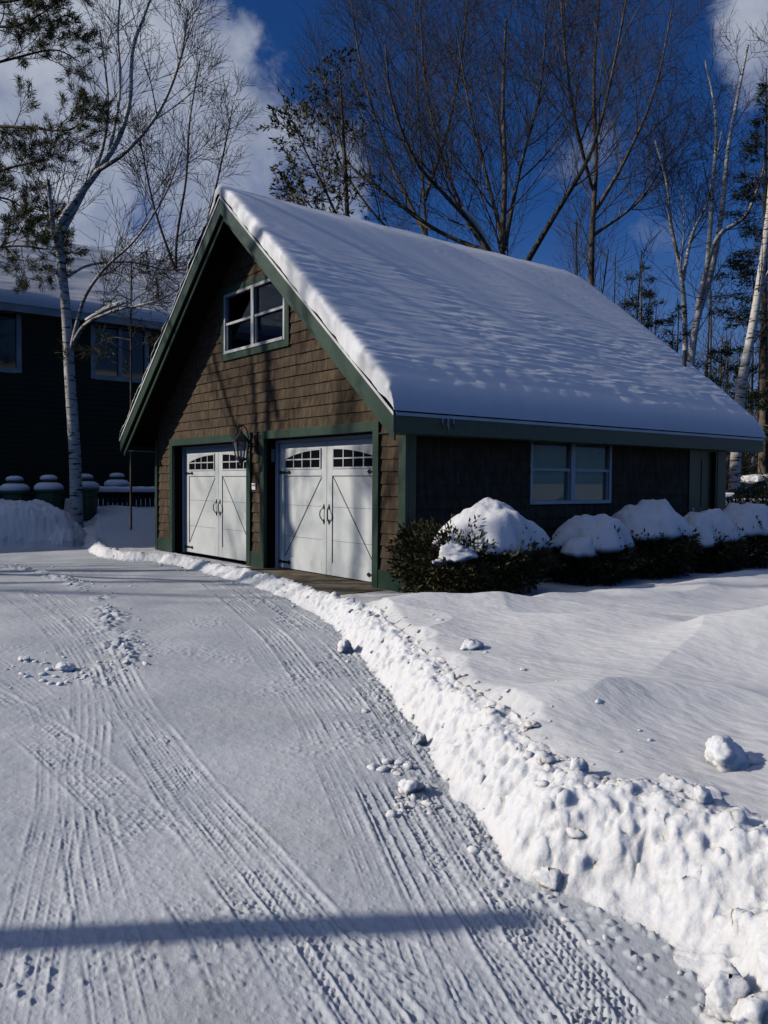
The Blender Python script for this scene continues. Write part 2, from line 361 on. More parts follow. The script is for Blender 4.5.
        if len(idx):
            X = x[idx]; Y = y[idx]; add = np.zeros(len(idx)); sm = np.ones(len(idx))
            for ti, (C, hw, dep, style) in enumerate(TRC):
                bx = (X > C[:, 0].min() - .3) & (X < C[:, 0].max() + .3) & (Y > C[:, 1].min() - .3) & (Y < C[:, 1].max() + .3)
                j = np.nonzero(bx)[0]
                if not len(j): continue
                l, a = curve_coords(X[j], Y[j], C); u = l / hw
                brk = .68 + .8 * perlin(a * .9 + ti * 9, a * 0 + ti * 3.7, 200 + ti) + .9 * perlin(X[j] * 2.3, Y[j] * 2.3, 260 + ti); brk = np.clip(brk, .16, 1)
                ins = sst(1.08, .95, np.abs(u)); 
                rib = np.abs(((u * 2.5 + 10.25) % 1) - .5) * 2      # 5 ribs
                rib = sst(.12, .34, rib)
                per = .045 if style != 2 else .065
                ph = a / per + np.where(style == 1, np.abs(u) * 1.1, u * .8) + .5 * (np.floor(u * 2.5 + 10.25) % 2)
                lug = sst(.18, .36, np.abs((ph % 1) - .5) * 2 * .8 + .0)
                jit = np.clip(.7 + .8 * perlin(X[j] * 9, Y[j] * 9, 231 + ti) + .5 * perlin(X[j] * 31, Y[j] * 31, 251 + ti), 0, 1.6)
                pat = (rib * lug if style else rib * (.55 + .45 * lug))
                rim = np.exp(-((np.abs(u) - 1.12) / .1) ** 2)
                dfar = .48 + .3 * sst(3, 8, np.hypot(X[j] - CAM[0], Y[j] - CAM[1]))
                add[j] += brk * (ins * dep * dfar * (-.7 + 1.25 * (1 - pat) * jit) + rim * dep * .5 * jit)
                sm[j] *= 1 - .5 * ins * brk
            zz[idx] += add
        zf = full[2].copy(); zf[sel] = zz; x, y, zz, rep, be, dd, ww, hh = full; zz = zf; n_ = near & (rep == 2)
        zz[n_] += .006 * fbm(x[n_] * 3, y[n_] * 5, 99, 3)
        # concrete left bare before the right-hand door
    ap = sst(-4.3, -3.9, x) * sst(-.25, -.6, x) * sst(-.98, -.74, y + .07 * perlin(x * 3, y * 3, 61)) * sst(.6, .3, y)
    zz = zz * (1 - ap) - .07 * ap
    inside = (x > -8.5) & (x < -.05) & (y > .02) & (y < 7.9)
    zz = np.where(inside, -.08, zz)
    return zz, rep
MOUNDS = [(785, 640, .40, .40, .85, .55), (445, 606, .25, .16, .7, .35), (585, 700, .32, .12, .55, .30), (640, 625, .3, .10, .9, .3), (345, 596, .1, .12, .35, .25), (520, 640, .3, .07, .9, .5), (700, 700, .3, .05, .6, .3)]

def build_ground():
    th0 = math.atan2(FW[1], FW[0]); fine = R_(33)
    n1 = 780
    ang = np.r_[np.linspace(-math.pi, -fine, 60, endpoint=False), np.linspace(-fine, fine, n1), np.linspace(fine, math.pi, 61)[1:-1]]
    r = [.25]
    while r[-1] < 14: r.append(r[-1] + (.004 + .0016 * r[-1] if r[-1] > 1.9 else .05))
    while r[-1] < 32: r.append(r[-1] * 1.0045)
    while r[-1] < 900: r.append(r[-1] * 1.06)
    r = np.array(r); A, Rr = np.meshgrid(th0 + ang, r); na = len(ang); nr = len(r)
    X = (CAM[0] + Rr * np.cos(A)).ravel(); Y = (CAM[1] + Rr * np.sin(A)).ravel()
    Z, rep = H(X, Y)
    V = np.c_[X, Y, Z]
    G = V.reshape(nr, na, 3); du = np.gradient(G, axis=0); dv = np.roll(G, -1, 1) - np.roll(G, 1, 1)
    N = np.cross(du, dv).reshape(-1, 3); N /= np.linalg.norm(N, axis=1, keepdims=True) + 1e-12; N *= np.sign(N[:, 2:3] + 1e-9)
    k = np.nonzero(((rep == 1) | (rep == 3)) & (np.hypot(X - CAM[0], Y - CAM[1]) < 24))[0]; P = V[k]
    dl = 0
    for fr_, am, sd in ((5.5, .085, 1), (11., .050, 2), (22., .026, 3)):
        f, v = worley3(P[:, 0] * fr_, P[:, 1] * fr_, P[:, 2] * fr_, sd); dl = dl + am * (.52 - f).clip(0, 1) * (.25 + v)
    dl = dl - .03 * sst(.30, .05, worley3(P[:, 0] * 6.3, P[:, 1] * 6.3, P[:, 2] * 6.3, 9)[0]) + .012 * fbm(P[:, 0] * 9 + P[:, 2] * 5, P[:, 1] * 9 - P[:, 2] * 7, 12, 3)
    V[k] = P + N[k] * (dl * sst(.01, .10, P[:, 2]))[:, None]
    i, j = np.meshgrid(np.arange(nr - 1), np.arange(na), indexing='ij'); j2 = (j + 1) % na
    F = np.stack([i * na + j, (i + 1) * na + j, (i + 1) * na + j2, i * na + j2], -1).reshape(-1, 4)
    fr = rep[F[:, 0]]
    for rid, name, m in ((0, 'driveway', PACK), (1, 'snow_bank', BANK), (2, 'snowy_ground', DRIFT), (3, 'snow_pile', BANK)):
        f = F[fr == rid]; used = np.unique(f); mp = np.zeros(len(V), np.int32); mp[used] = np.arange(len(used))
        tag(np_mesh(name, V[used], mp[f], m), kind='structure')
    # cap under the camera
    print('ground verts', len(V))
build_ground()
def gz(x, y): return float(H(np.array([x]), np.array([y]), True)[0][0])

# apron of concrete before the right-hand door
mb = MB(); mb.box(-4.2, -.3, -1.05, .34, -.25, .006); tag(mb.build('concrete_apron', CONC), kind='structure')

# loose snow
def clod(org, s, seed, flat=.75, sub=3, sharp=.35):
    rng = np.random.default_rng(seed); n, m = (14, 9) if s < .05 else (40, 24)
    th = np.linspace(0, 2 * np.pi, n, endpoint=False); ph = np.linspace(.08, np.pi - .08, m)
    T, P = np.meshgrid(th, ph); D = np.stack([np.cos(T) * np.sin(P), np.sin(T) * np.sin(P), np.cos(P)], -1).reshape(-1, 3)
    r = np.ones(len(D))
    for _ in range(13):     # flatten by random planes, as broken lumps are
        d = rng.normal(size=3); d /= np.linalg.norm(d); k = D @ d; lim = rng.uniform(.5, .88); r = np.where(k > lim, np.minimum(r, lim / np.maximum(k, .01)), r)
    q = D * 2.3 + seed; r *= 1 + .16 * (perlin(q[:, 0] + q[:, 2], q[:, 1] - q[:, 2], seed) + .6 * perlin(2.3 * q[:, 0] - q[:, 1], 2.3 * q[:, 2] + q[:, 1], seed + 1) + .35 * perlin(6 * q[:, 0] - q[:, 1], 6 * q[:, 2] + 2 * q[:, 1], seed + 2))
    sc3 = np.array([rng.uniform(.75, 1.3), rng.uniform(.75, 1.3), flat]); V = D * r[:, None] * sc3 * s
    i, j = np.meshgrid(np.arange(m - 1), np.arange(n), indexing='ij'); F = np.stack([i * n + j, (i + 1) * n + j, (i + 1) * n + (j + 1) % n, i * n + (j + 1) % n], -1).reshape(-1, 4)
    return V + np.asarray(org), F
def clods_stuff():
    rng = np.random.default_rng(5); VV = []; FF = []; b = 0
    pts = []
    tot = _seg[-1]
    amax = arc_of(712, 1023) + 1.2; amin = arc_of(100, 557) - .3
    for k in range(900):
        a = amin + (amax - amin) * rng.random() ** .8; i = min(np.searchsorted(_seg, a), len(EDGE) - 2); p = EDGE[i]; t = EDGE[i + 1] - EDGE[i]; t /= np.hypot(*t); nrm = np.array([-t[1], t[0]])
        w = np.interp(a, ARCS, ARCW); big = np.interp(a, ARCS, ARCH) / .4
        m = rng.random()
        d = w * rng.normal(1.08, .20) if m < .74 else rng.normal(-.05, .12) if m < .96 else w * rng.uniform(1.8, 3.)
        s = (.009 + .034 * rng.random() ** 3) * (.6 + .6 * big)
        pts.append((p + nrm * d, s))
    for k in range(110):
        i = rng.integers(0, len(BERM) - 1); pts.append((BERM[i] + rng.normal(0, .2, 2), .008 + .024 * rng.random() ** 2))
    for k in range(70):
        c = g2(60, 668); pts.append((c + rng.normal(0, 1, 2) * (.35, .35), .01 + .03 * rng.random() ** 2))
    for k in range(40):
        c = g2(*[(395, 765), (412, 795), (425, 805)][k % 3]); pts.append((c + rng.normal(0, .07, 2), .01 + .035 * rng.random() ** 2))
    P = np.array([p for p, s in pts]); Z, _ = H(P[:, 0], P[:, 1])
    for k, ((p, s), z) in enumerate(zip(pts, Z)):
        v, f = clod((p[0], p[1], z + s * .08), s, k + 900, .6); VV.append(v); FF.append(f + b); b += len(v)
    tag(np_mesh('snow_crumbs', np.vstack(VV), np.vstack(FF), SNOW, smooth=True), kind='stuff')
clods_stuff()
CH = [ # px, py, z guess, size, flat, label
    (726, 757, .30, .125, .62, 'large angular lump of snow lying alone on the smooth snow right of the bank'),
    (578, 772, .42, .06, .85, 'rounded snow lump on the crest of the bank below the smooth drifts'),
    (730, 1000, .05, .10, .8, 'biggest lump of snow at the foot of the bank in the bottom right corner'),
    (752, 1012, .03, .06, .8, 'smaller lump of snow beside the biggest lump in the bottom right corner'),
    (549, 884, .05, .06, .9, 'upright lump of snow at the foot of the bank just above the pole shadow'),
    (420, 742, .05, .05, 1.1, 'small pointed lump of snow stuck low on the bank face beside the tyre tracks'),
    (346, 651, .05, .09, .9, 'knobbly lump of snow fallen on the driveway below the garage doors'),
    (66, 668, .02, .085, .55, 'flat lump of snow on the driveway, largest of the scatter left of the tracks'),
    (24, 659, .02, .06, .6, 'small lump of snow on the driveway left of the largest flat lump'),
    (410, 790, .03, .075, .6, 'long crumbly lump of snow lying between the tyre tracks'),
    (702, 800, .42, .06, .85, 'rounded lump of snow on top of the tall part of the bank'),
    (470, 646, .30, .09, .5, 'small pointed snow mound on the smooth snow between garage and bank')]
for k, (px, py, z, s, fl, lab) in enumerate(CH):
    for _ in range(4): p = hit(px, py, 2, z); z = gz(p[0], p[1]) + s * .2
    p = hit(px, py, 2, z); v, f = clod((0, 0, 0), s, 50 + k, fl)
    o = np_mesh('snow_chunk', v, f, SNOW); o.location = (p[0], p[1], gz(p[0], p[1]) + s * fl * .45)
    tag(o, lab, 'snow lump', 'loose lumps of snow')

# ------------------------------------------------------------------ garage
XL, XR, DEP = -8.62, .06, 8.1
XM = (XL + XR) / 2; HALF = (XR - XL) / 2; OS, OF, OB = .50, .626, .50
ZE, ZP = 2.41, 6.42; SL = (ZP - ZE) / (HALF + OS)
def zroof(x): return ZP - SL * abs(x - XM)         # top edge of fascia
GO = (XM, 0, 0)
garage = empty('garage', GO, 'brown shingled garage with green trim and a steep snow covered roof', 'garage')
rng = random.Random(3)
def shingle_wall(mb, axis, plane, sgn, u0, u1, zbot, ztop, limits, holes, course=.176):
    z = zbot; row = 0
    while z < ztop:
        z1 = z + course; lo, hi = limits(z + course * .5)
        lo = max(lo, u0); hi = min(hi, u1)
        if hi - lo > .05:
            iv = [(lo, hi)]
            for (a, b, c, d) in holes:
                if z + z1 > 2 * c and z1 < d + .03:
                    n = []
                    for (p, q) in iv:
                        if b <= p or a >= q: n.append((p, q)); continue
                        if a > p: n.append((p, a))
                        if b < q: n.append((b, q))
                    iv = n
            for (p, q) in iv:
                u = p - rng.random() * .1
                while u < q:
                    w = rng.choice((.10, .13, .16, .19, .22)) + rng.random() * .02
                    a, b = max(u, p), min(u + w - .0018, q)
                    if b - a > .012:
                        tb = .027 + rng.random() * .006; zb = max([z + rng.uniform(-.004, .004)] + [hd for (ha, hb, hc, hd) in holes if hc < z1 and z < hd < z1 - .03 and b > ha and a < hb]); tone = min(1, max(0, rng.gauss(.5, .15)))
                        zt = z1 + .02
                        if axis == 1:
                            ys = (plane, plane + sgn * tb, plane + sgn * (.005 + rng.random() * .002))
                            vs = [(a, ys[0], zb), (b, ys[0], zb), (b, ys[1], zb), (a, ys[1], zb), (a, ys[0], zt), (b, ys[0], zt), (b, ys[2], zt), (a, ys[2], zt)]
                        else:
                            ys = (plane, plane + sgn * tb, plane + sgn * (.005 + rng.random() * .002))
                            vs = [(ys[0], a, zb), (ys[0], b, zb), (ys[1], b, zb), (ys[1], a, zb), (ys[0], a, zt), (ys[0], b, zt), (ys[2], b, zt), (ys[2], a, zt)]
                        mb.add(vs, [(0, 1, 2, 3), (4, 7, 6, 5), (0, 4, 5, 1), (1, 5, 6, 2), (2, 6, 7, 3), (3, 7, 4, 0)], tone)
                    u += w
        z = z1; row += 1
D1 = (-7.72, -4.45); D2 = (-3.82, -.67); DT = 2.26; TW = .135
GW = (-5.34, -3.14, 3.89, 4.99); GC = .12
SW = (2.50, 4.52, 1.19, 2.29)
SD = (6.95, 7.75, .1, 2.15)
def under(x): return zroof(x) - .16
# sheathing behind the shingles, in pieces round the openings
fw = MB(GO)
fw.box(XL, D1[0], .03, .22, 0, DT); fw.box(D1[1], D2[0], .03, .22, 0, DT); fw.box(D2[1], XR - .03, .03, .22, 0, DT)
def gpoly(z0, z1, xa, xb):
    """gable slice between z0 and z1, x clipped to xa..xb"""
    P = []
    for x in np.linspace(xa, xb, 25): P.append((x, min(z1, max(z0 + .001, under(x)))))
    return [(xa, z0), (xb, z0)] + P[::-1]
fw.prism(gpoly(DT, GW[2], XL, XR - .03), 1, .03, .22); xq = (ZP - .165 - GW[2]) / SL; fw.prism(gpoly(GW[2], 6.5, XM - xq, GW[0]), 1, .03, .22); fw.prism(gpoly(GW[2], 6.5, GW[1], XM + xq), 1, .03, .22)
fw.prism(gpoly(GW[3], 6.5, GW[0], GW[1]), 1, .03, .22)
wall = MB(GO)
lim = lambda z: (XM - (ZP - .12 - z) / SL, XM + (ZP - .12 - z) / SL)
shingle_wall(wall, 1, .03, -1, XL + .06, XR - .06, .27, 6.3, lim, [(D1[0] - TW, D1[1] + TW, 0, DT + TW), (D2[0] - TW, D2[1] + TW, 0, DT + TW), (GW[0] - GC, GW[1] + GC, GW[2] - GC, GW[3] + GC)])
gw_ = wall.build('gable_wall', SHING, garage, tone=True); fw.build('sheathing', BACK, gw_)
sw = MB(GO); shingle_wall(sw, 0, XR - .03, 1, .08, DEP, .27, 2.45, lambda z: (.08, DEP), [(SW[0] - .0, SW[1] + .0, SW[2], SW[3]), (SD[0] - .1, SD[1] + .1, 0, SD[3] + .1)])
sw_ = sw.build('side_wall', SHING, garage, tone=True)
sb = MB(GO); x0, x1 = XR - .2, XR - .03
sb.box(x0, x1, .22, SW[0], 0, 2.5); sb.box(x0, x1, SW[0], SW[1], 0, SW[2]); sb.box(x0, x1, SW[0], SW[1], SW[3], 2.5); sb.box(x0, x1, SW[1], SD[0], 0, 2.5); sb.box(x0, x1, SD[0], SD[1], SD[3], 2.5); sb.box(x0, x1, SD[1], DEP, 0, 2.5)
sb.build('sheathing', BACK, sw_)
lw = MB(GO); lw.box(XL, XL + .17, .22, DEP, 0, 2.5); lw.prism(gpoly(0, 6.5, XL + .17, XR - .2), 1, DEP - .18, DEP); lw.build('back_wall', SHING, garage)
# green trim
for (a, b) in ((XL - .02, XL + .09), (XR - .135, XR + .022)):
    m_ = MB(GO); m_.box(a, b, -.032, .03, 0, 2.40); m_.build('corner_board', GREEN, garage, bevel=.004)
m_ = MB(GO); m_.box(XR - .028, XR + .022, .032, .16, 0, 2.42); m_.build('corner_board', GREEN, garage, bevel=.004)
m_ = MB(GO); m_.box(XR - .028, XR + .022, DEP - .30, DEP, 0, 2.42); m_.build('corner_board', GREEN, garage, bevel=.004)
for (a, b) in ((XL + .092, D1[0] - TW - .002), (D1[1] + TW + .002, D2[0] - TW - .002), (D2[1] + TW + .002, XR - .137)):
    m_ = MB(GO); m_.box(a, b, -.022, .03, .0, .27); m_.build('skirt_board', GREEN, garage, bevel=.004)
m_ = MB(GO); m_.box(XR - .028, XR + .012, .162, SD[0] - .1, .0, .27); m_.build('skirt_board', GREEN, garage)

# roof
roof = MB(GO); y0, y1 = -OF + .03, DEP + OB - .03; th = .14
for s in (-1, 1):
    e = XM + s * (HALF + OS - .03); ze = zroof(e) - .02
    roof.prism([(XM, ZP - .022), (e, ze), (e, ze - th), (XM, ZP - .022 - th)], 1, y0, y1)
rf = roof.build('roof', SOFFIT, garage)
for s in (-1, 1):   # rake boards, front and back
    for (ya, yb) in ((-OF, -OF + .028), (DEP + OB - .028, DEP + OB)):
        e = XM + s * (HALF + OS)
        m_ = MB(GO); m_.prism([(XM, ZP), (e, ZE), (e, ZE - .25), (XM, ZP - .30)], 1, ya, yb); m_.build('rake_board', GREEN, rf)
        if ya < 0:
            m_ = MB(GO); e2 = XM + s * (HALF + OS - .06); m_.prism([(XM, ZP - .302), (e2, zroof(e2) - .302), (e2, zroof(e2) - .40), (XM, ZP - .40)], 1, -OF + .06, -OF + .09); m_.build('rake_board', GREEN, rf)
        m_ = MB(GO); yo = ya - .014 if ya < 0 else yb + .014; ys = sorted((yo, ya - .002 if ya < 0 else yb + .002))
        m_.prism([(XM, ZP + .012), (e + s * .01, ZE + .012), (e + s * .01, ZE - .035), (XM, ZP - .037)], 1, *ys); m_.build('drip_edge', DRIP, rf)
    # eave
    e = XM + s * (HALF + OS)
    m_ = MB(GO); xs = sorted((e - s * .028, e)); m_.box(xs[0], xs[1], -OF + .03, DEP + OB - .03, ZE - .25, ZE - .002); m_.build('fascia', GREEN, rf)
    m_ = MB(GO); xs = sorted((e + s * .002, e + s * .018)); m_.box(xs[0], xs[1], -OF + .03, DEP + OB, ZE - .03, ZE + .014); m_.build('drip_edge', DRIP, rf)
    m_ = MB(GO); xs = sorted((e - s * .03, e - s * (OS - .01))); m_.box(xs[0], xs[1], -OF + .10, DEP + OB - .03, ZE - .246, ZE - .235); m_.build('soffit', GREEN, rf)
# asphalt edge under the snow
m_ = MB(GO)
for s in (-1, 1):
    e = XM + s * (HALF + OS + .02); m_.prism([(XM, ZP + .05), (e, ZE + .02), (e, ZE + .012), (XM, ZP + .014)], 1, -OF - .02, DEP + OB + .02)
m_.build('roof_covering', ASPH, rf)
# snow blanket on the roof
def roof_snow():
    Lh = (HALF + OS + .03); nv = 170; nu = 300
    v = np.r_[-1, -1 + np.linspace(0, .14, 40)[1:], np.linspace(-.86, .86, 2 * nv)[1:-1], 1 - np.linspace(.14, 0, 40)[:-1], 1]; u0, u1 = -OF - .035, DEP + OB + .04; LU = u1 - u0
    u = np.r_[np.linspace(0, .035, 24), np.linspace(.035, .94, nu)[1:-1], np.linspace(.94, 1, 24)]
    U, Vv = np.meshgrid(u, v, indexing='ij'); Y = u0 + U * LU; 
    X = XM + Vv * Lh; s_ = np.abs(Vv) * Lh
    base = ZP + .055 - SL * np.sqrt(s_ ** 2 + .03 ** 2)
    # thickness (vertical)
    du = np.minimum(Y - u0, (u1 - Y) * .45); dv = Lh - s_
    eu = np.clip(du / .16, 0, 1); ev = np.clip(dv / .62, 0, 1)
    e = (1 - (1 - eu) ** 2.6) ** .5 * (1 - (1 - ev) ** 2.6) ** .6
    T = .27 + .06 * (s_ / Lh) + .03 * fbm(Y * .35, X * .25, 301, 2) + .006 * fbm(Y * 1.5 - s_ * .7, s_ * .3, 305, 2) - .12 * np.exp(-(s_ / .35) ** 2)
    T = np.where(Vv < 0, .03 + (T - .03) * sst(-.10, .0, Vv), T)
    rip = .0115 * fbm(Y * 1.25 + s_ * .3, s_ * 16, 311, 3) * sst(.8, 3.2, s_) * (1 - .7 * sst(4.2, 5.9, s_)) + .0022 * fbm(Y * 5, s_ * 24, 313, 2)
    qq = Y * .62 - s_ * .79; pp = Y * .79 + s_ * .62; rip = rip * (.5 + .9 * sst(-.3, .4, perlin(Y * .5, s_ * .7, 341))) + .010 * fbm(qq * 1.5, pp * .13, 337, 3)
    Z = base + T * e + rip * e 
    edge = (1 - eu) * (e < 1)
    Yo = Y + np.where(du < .3, .035 * fbm(s_ * 2.5, Z * 3, 321, 3) * (1 - sst(.0, .3, du)), 0) - np.where(Y < u0 + .2, .05 * np.sin(np.clip(eu, 0, 1) * 3.14) , 0)
    Xo = X + np.sign(Vv) * .05 * np.sin(np.clip(ev * 2, 0, 1) * 3.14159) * (ev < .5) + np.where(ev < 1, np.sign(Vv) * .02 * perlin(Y * 3, s_ * 0, 331), 0)
    V = np.stack([Xo - GO[0], Yo, Z], -1).reshape(-1, 3); n1, n2 = U.shape
    i, j = np.meshgrid(np.arange(n1 - 1), np.arange(n2 - 1), indexing='ij')
    F = np.stack([i * n2 + j, (i + 1) * n2 + j, (i + 1) * n2 + j + 1, i * n2 + j + 1], -1).reshape(-1, 4)
    np_mesh('snow_layer', V, F, ROOFSNOW, rf)
roof_snow()

# garage doors
def arch_top(x, xa, xb, z1, drop, left):
    t = (x - xa) / (xb - xa); t = 1 - t if not left else t
    return z1 - drop * (1 - t) ** 2 if True else z1
def garage_door(x0, x1, gap):
    yf = .25; z0 = .02; z1 = 2.24
    d = MB(GO); d.box(x0 + .09, x1 - .09, yf, yf + .05, z0, z1 - .04)
    door = d.build('garage_door', WHITE, garage)
    tr = MB(GO)
    for (a, b) in ((x0, x0 + .088), (x1 - .088, x1)): tr.box(a, b, yf - .05, yf + .03, 0, z1)
    tr.box(x0 + .09, x1 - .09, yf - .05, yf - .002, z1 - .055, z1); tr.build('stop_moulding', TRIMW, door)
    j = MB(GO); j.box(x0 - .02, x0 - .002, -.0, yf + .03, 0, DT); j.box(x1 + .002, x1 + .02, 0, yf + .03, 0, DT); j.box(x0, x1, 0, yf + .03, DT + .002, DT + .02); j.build('jamb', GREEN, door)
    cs = MB(GO)
    for (a, b) in ((x0 - TW, x0 + .004), (x1 - .004, x1 + TW)): cs.box(a, b, -.035, .028, 0, DT - .006)
    cs.box(x0 - TW, x1 + TW, -.035, .028, DT - .004, DT + TW); cs.build('casing', GREEN, door, bevel=.004)
    L, Rr_ = x0 + .10, x1 - .10; c = (L + Rr_) / 2; zm = 1.62; yp = yf - .016
    st = MB(GO)
    for (a, b) in ((L, L + .16), (c - .15, c - .004), (c + .004, c + .15), (Rr_ - .16, Rr_)): st.box(a, b, yp, yf - .001, z0 + .005, z1 - .065)
    for (a, b) in ((L + .162, c - .152), (c + .152, Rr_ - .162)):
        st.box(a, b, yp, yf - .001, z0 + .005, z0 + .2); st.box(a, b, yp, yf - .001, zm, zm + .12); st.box(a, b, yp, yf - .001, 2.06, z1 - .065)
    st.build('stile', WHITE, door, bevel=.003)
    g = MB(GO)
    for (a, b, left) in ((L + .17, c - .16, True), (c + .16, Rr_ - .17, False)):
        p = (b, zm - .01) if left else (a, zm - .01); q = (a, z0 + .22) if left else (b, z0 + .22)
        g.bar((p[0], yf - .005, p[1]), (q[0], yf - .005, q[1]), .008, .016, up=(0, 1, 0)) if False else None
        dx, dz = q[0] - p[0], q[1] - p[1]; n = np.array([-dz, dx]) / math.hypot(dx, dz) * .008
        g.prism([(p[0] + n[0], p[1] + n[1]), (q[0] + n[0], q[1] + n[1]), (q[0] - n[0], q[1] - n[1]), (p[0] - n[0], p[1] - n[1])], 1, yf - .006, yf - .0005)
        g.box(a, b, yf - .004, yf - .0005, zm - .010, zm - .001)
        for zs in (.58, 1.12): g.box(a, b, yf - .003, yf - .0005, zs, zs + .004)
    g.box(c - .003, c + .003, yf - .006, yf - .0005, z0 + .01, z1 - .07)
    g.box(c + .151, c + .157, yf - .004, yf - .0005, z0 + .21, zm - .02)  # dark strip painting the shade along the centre stile's right edge
    g.build('groove_and_shade', GROOVE_SHADE, door)
    for (a, b, left) in ((L + .20, c - .20, True), (c + .20, Rr_ - .20, False)):
        za, zb = 1.76, 2.04
        fr = MB(GO); fr.box(a - .03, a - .002, yp - .012, yf - .001, za - .03, zb + .03); fr.box(b + .002, b + .03, yp - .012, yf - .001, za - .03, zb + .03); fr.box(a, b, yp - .012, yf - .001, za - .03, za - .002)
        top = lambda x: arch_top(x, a, b, zb, .13, left)
        xs = np.linspace(a, b, 17); fr.prism([(a, zb + .03), (b, zb + .03)] + [(x, top(x) + .001) for x in xs[::-1]], 1, yp - .012, yf - .001)
        w = (b - a) / 4
        for k in range(1, 4): fr.box(a + k * w - .011, a + k * w + .011, yp - .010, yf - .001, za, top(a + k * w) - .001)
        zmid = (za + zb) / 2 - .005; fr.box(a, b, yp - .008, yf - .001, zmid - .010, zmid + .010)
        wn = fr.build('window', TRIMW, door)
        pn = MB(GO); pn.prism([(a - .001, za - .001), (b + .001, za - .001)] + [(x, top(x) + .002) for x in xs[::-1]], 1, yf - .006, yf - .0005); pn.build('pane', DGLASS, wn)
    for sx, ex in ((L - .0, 1), (Rr_ + .0, -1)):
        for z in (zm + .06, z0 + .11):
            h = MB(GO); a, b = sorted((sx, sx + ex * .30)); h.prism([(sx, z - .028), (sx + ex * .29, z - .012), (sx + ex * .30, z - .03), (sx + ex * .335, z - .032), (sx + ex * .375, z), (sx + ex * .335, z + .032), (sx + ex * .30, z + .03), (sx + ex * .29, z + .012), (sx, z + .028)], 1, yp - .012, yp - .001)
            h.build('strap_hinge', BLACK, door)
    for s in (-1, 1):
        hd = MB(GO); xc = c + s * .075; zc = 1.0
        hd.tube([(xc, yp, zc + .11), (xc, yp - .03, zc + .10), (xc + s * .03, yp - .055, zc + .05), (xc + s * .038, yp - .06, zc), (xc + s * .03, yp - .055, zc - .05), (xc, yp - .03, zc - .10), (xc, yp, zc - .11)], .010, 6)
        for zz in (.12, -.12): hd.prism([(xc, zc + zz - .045), (xc + .02, zc + zz), (xc, zc + zz + .045), (xc - .02, zc + zz)], 1, yp - .012, yp - .001)
        hd.build('handle', BLACK, door)
    return door
garage_door(*D1, 0)['label'] = 'white carriage style garage door further from the camera'
garage_door(*D2, 0)['label'] = 'white carriage style garage door nearer the hedge'

# gable window
def slider(parent_name, u0, u1, z0, z1, axis, plane, out, casing=None, inner=None):
    """two double hung sashes side by side; out = +-1 direction of the outside"""
    def bx(mb, a, b, p, q, c, d):
        p, q = sorted((plane + out * p, plane + out * q))
        (mb.box(a, b, p, q, c, d) if axis == 1 else mb.box(p, q, a, b, c, d))
    f = MB(GO); w = .055
    bx(f, u0, u0 + w, -.06, .02, z0, z1); bx(f, u1 - w, u1, -.06, .02, z0, z1); bx(f, u0 + w + .001, u1 - w - .001, -.06, .022, z1 - w, z1); bx(f, u0 + w + .001, u1 - w - .001, -.06, .03, z0, z0 + w)
    c = (u0 + u1) / 2; bx(f, c - .05, c + .05, -.06, .024, z0 + w + .001, z1 - w - .001)
    win = f.build('window', TRIMW, garage, bevel=.003)
    zm = (z0 + z1) / 2
    for a, b in ((u0 + w, c - .05), (c + .05, u1 - w)):
        s = MB(GO); bx(s, a + .001, b - .001, -.04, .004, zm - .022, zm + .022); 
        bx(s, a + .001, a + .03, -.05, -.012, z0 + w + .001, zm - .023); bx(s, b - .03, b - .001, -.05, -.012, z0 + w + .001, zm - .023)
        s.build('sash', TRIMW, win)
        g = MB(GO); bx(g, a, b, -.036, -.032, zm + .022, z1 - w); bx(g, a, b, -.056, -.052, z0 + w, zm - .022); g.build('pane', GLASS, win)
    if casing:
        k = MB(GO); g_ = casing; bx(k, u0 - g_, u0 - .001, -.03, .012, z0 - g_, z1 + g_); bx(k, u1 + .001, u1 + g_, -.03, .012, z0 - g_, z1 + g_); bx(k, u0, u1, -.03, .012, z1 + .001, z1 + g_); bx(k, u0, u1, -.03, .012, z0 - g_, z0 - .001); k.build('casing', GREEN, win, bevel=.004)
    return win, bx
win, bx = slider('w', *GW, 1, -.01, -1, GC)
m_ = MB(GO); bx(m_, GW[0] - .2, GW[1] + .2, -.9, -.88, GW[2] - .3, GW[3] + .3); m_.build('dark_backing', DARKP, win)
cu = MB(GO)   # a drawn-back curtain inside
for k in range(9):
    t = k / 8; cu.box(GW[0] + .62 + .1 * math.sin(t * 3) + .03 * k % .05, GW[0] + .70 + .12 * math.sin(t * 3), .24 + .01 * (k % 2), .26 + .01 * (k % 2), GW[2] + .05 + t * .45, GW[2] + .10 + t * .45)
cu.build('curtain', CURT, win, smooth=True)
win2, bx = slider('w', *SW, 0, XR - .02, 1, None)
m_ = MB(GO); bx(m_, SW[0] + .02, SW[1] - .02, -.072, -.066, SW[2] + .02, SW[3] - .02); m_.build('blind', BLIND, win2)
m_ = MB(GO); bx(m_, SW[1] - .27, SW[1] - .15, -.062, -.0605, SW[3] - .28, SW[3] - .20); m_.build('sticker', BLACK, win2)
m_ = MB(GO); bx(m_, SW[0] - .02, SW[1] + .02, -.4, -.39, SW[2] - .1, SW[3] + .1); m_.build('dark_backing', DARKP, win2)
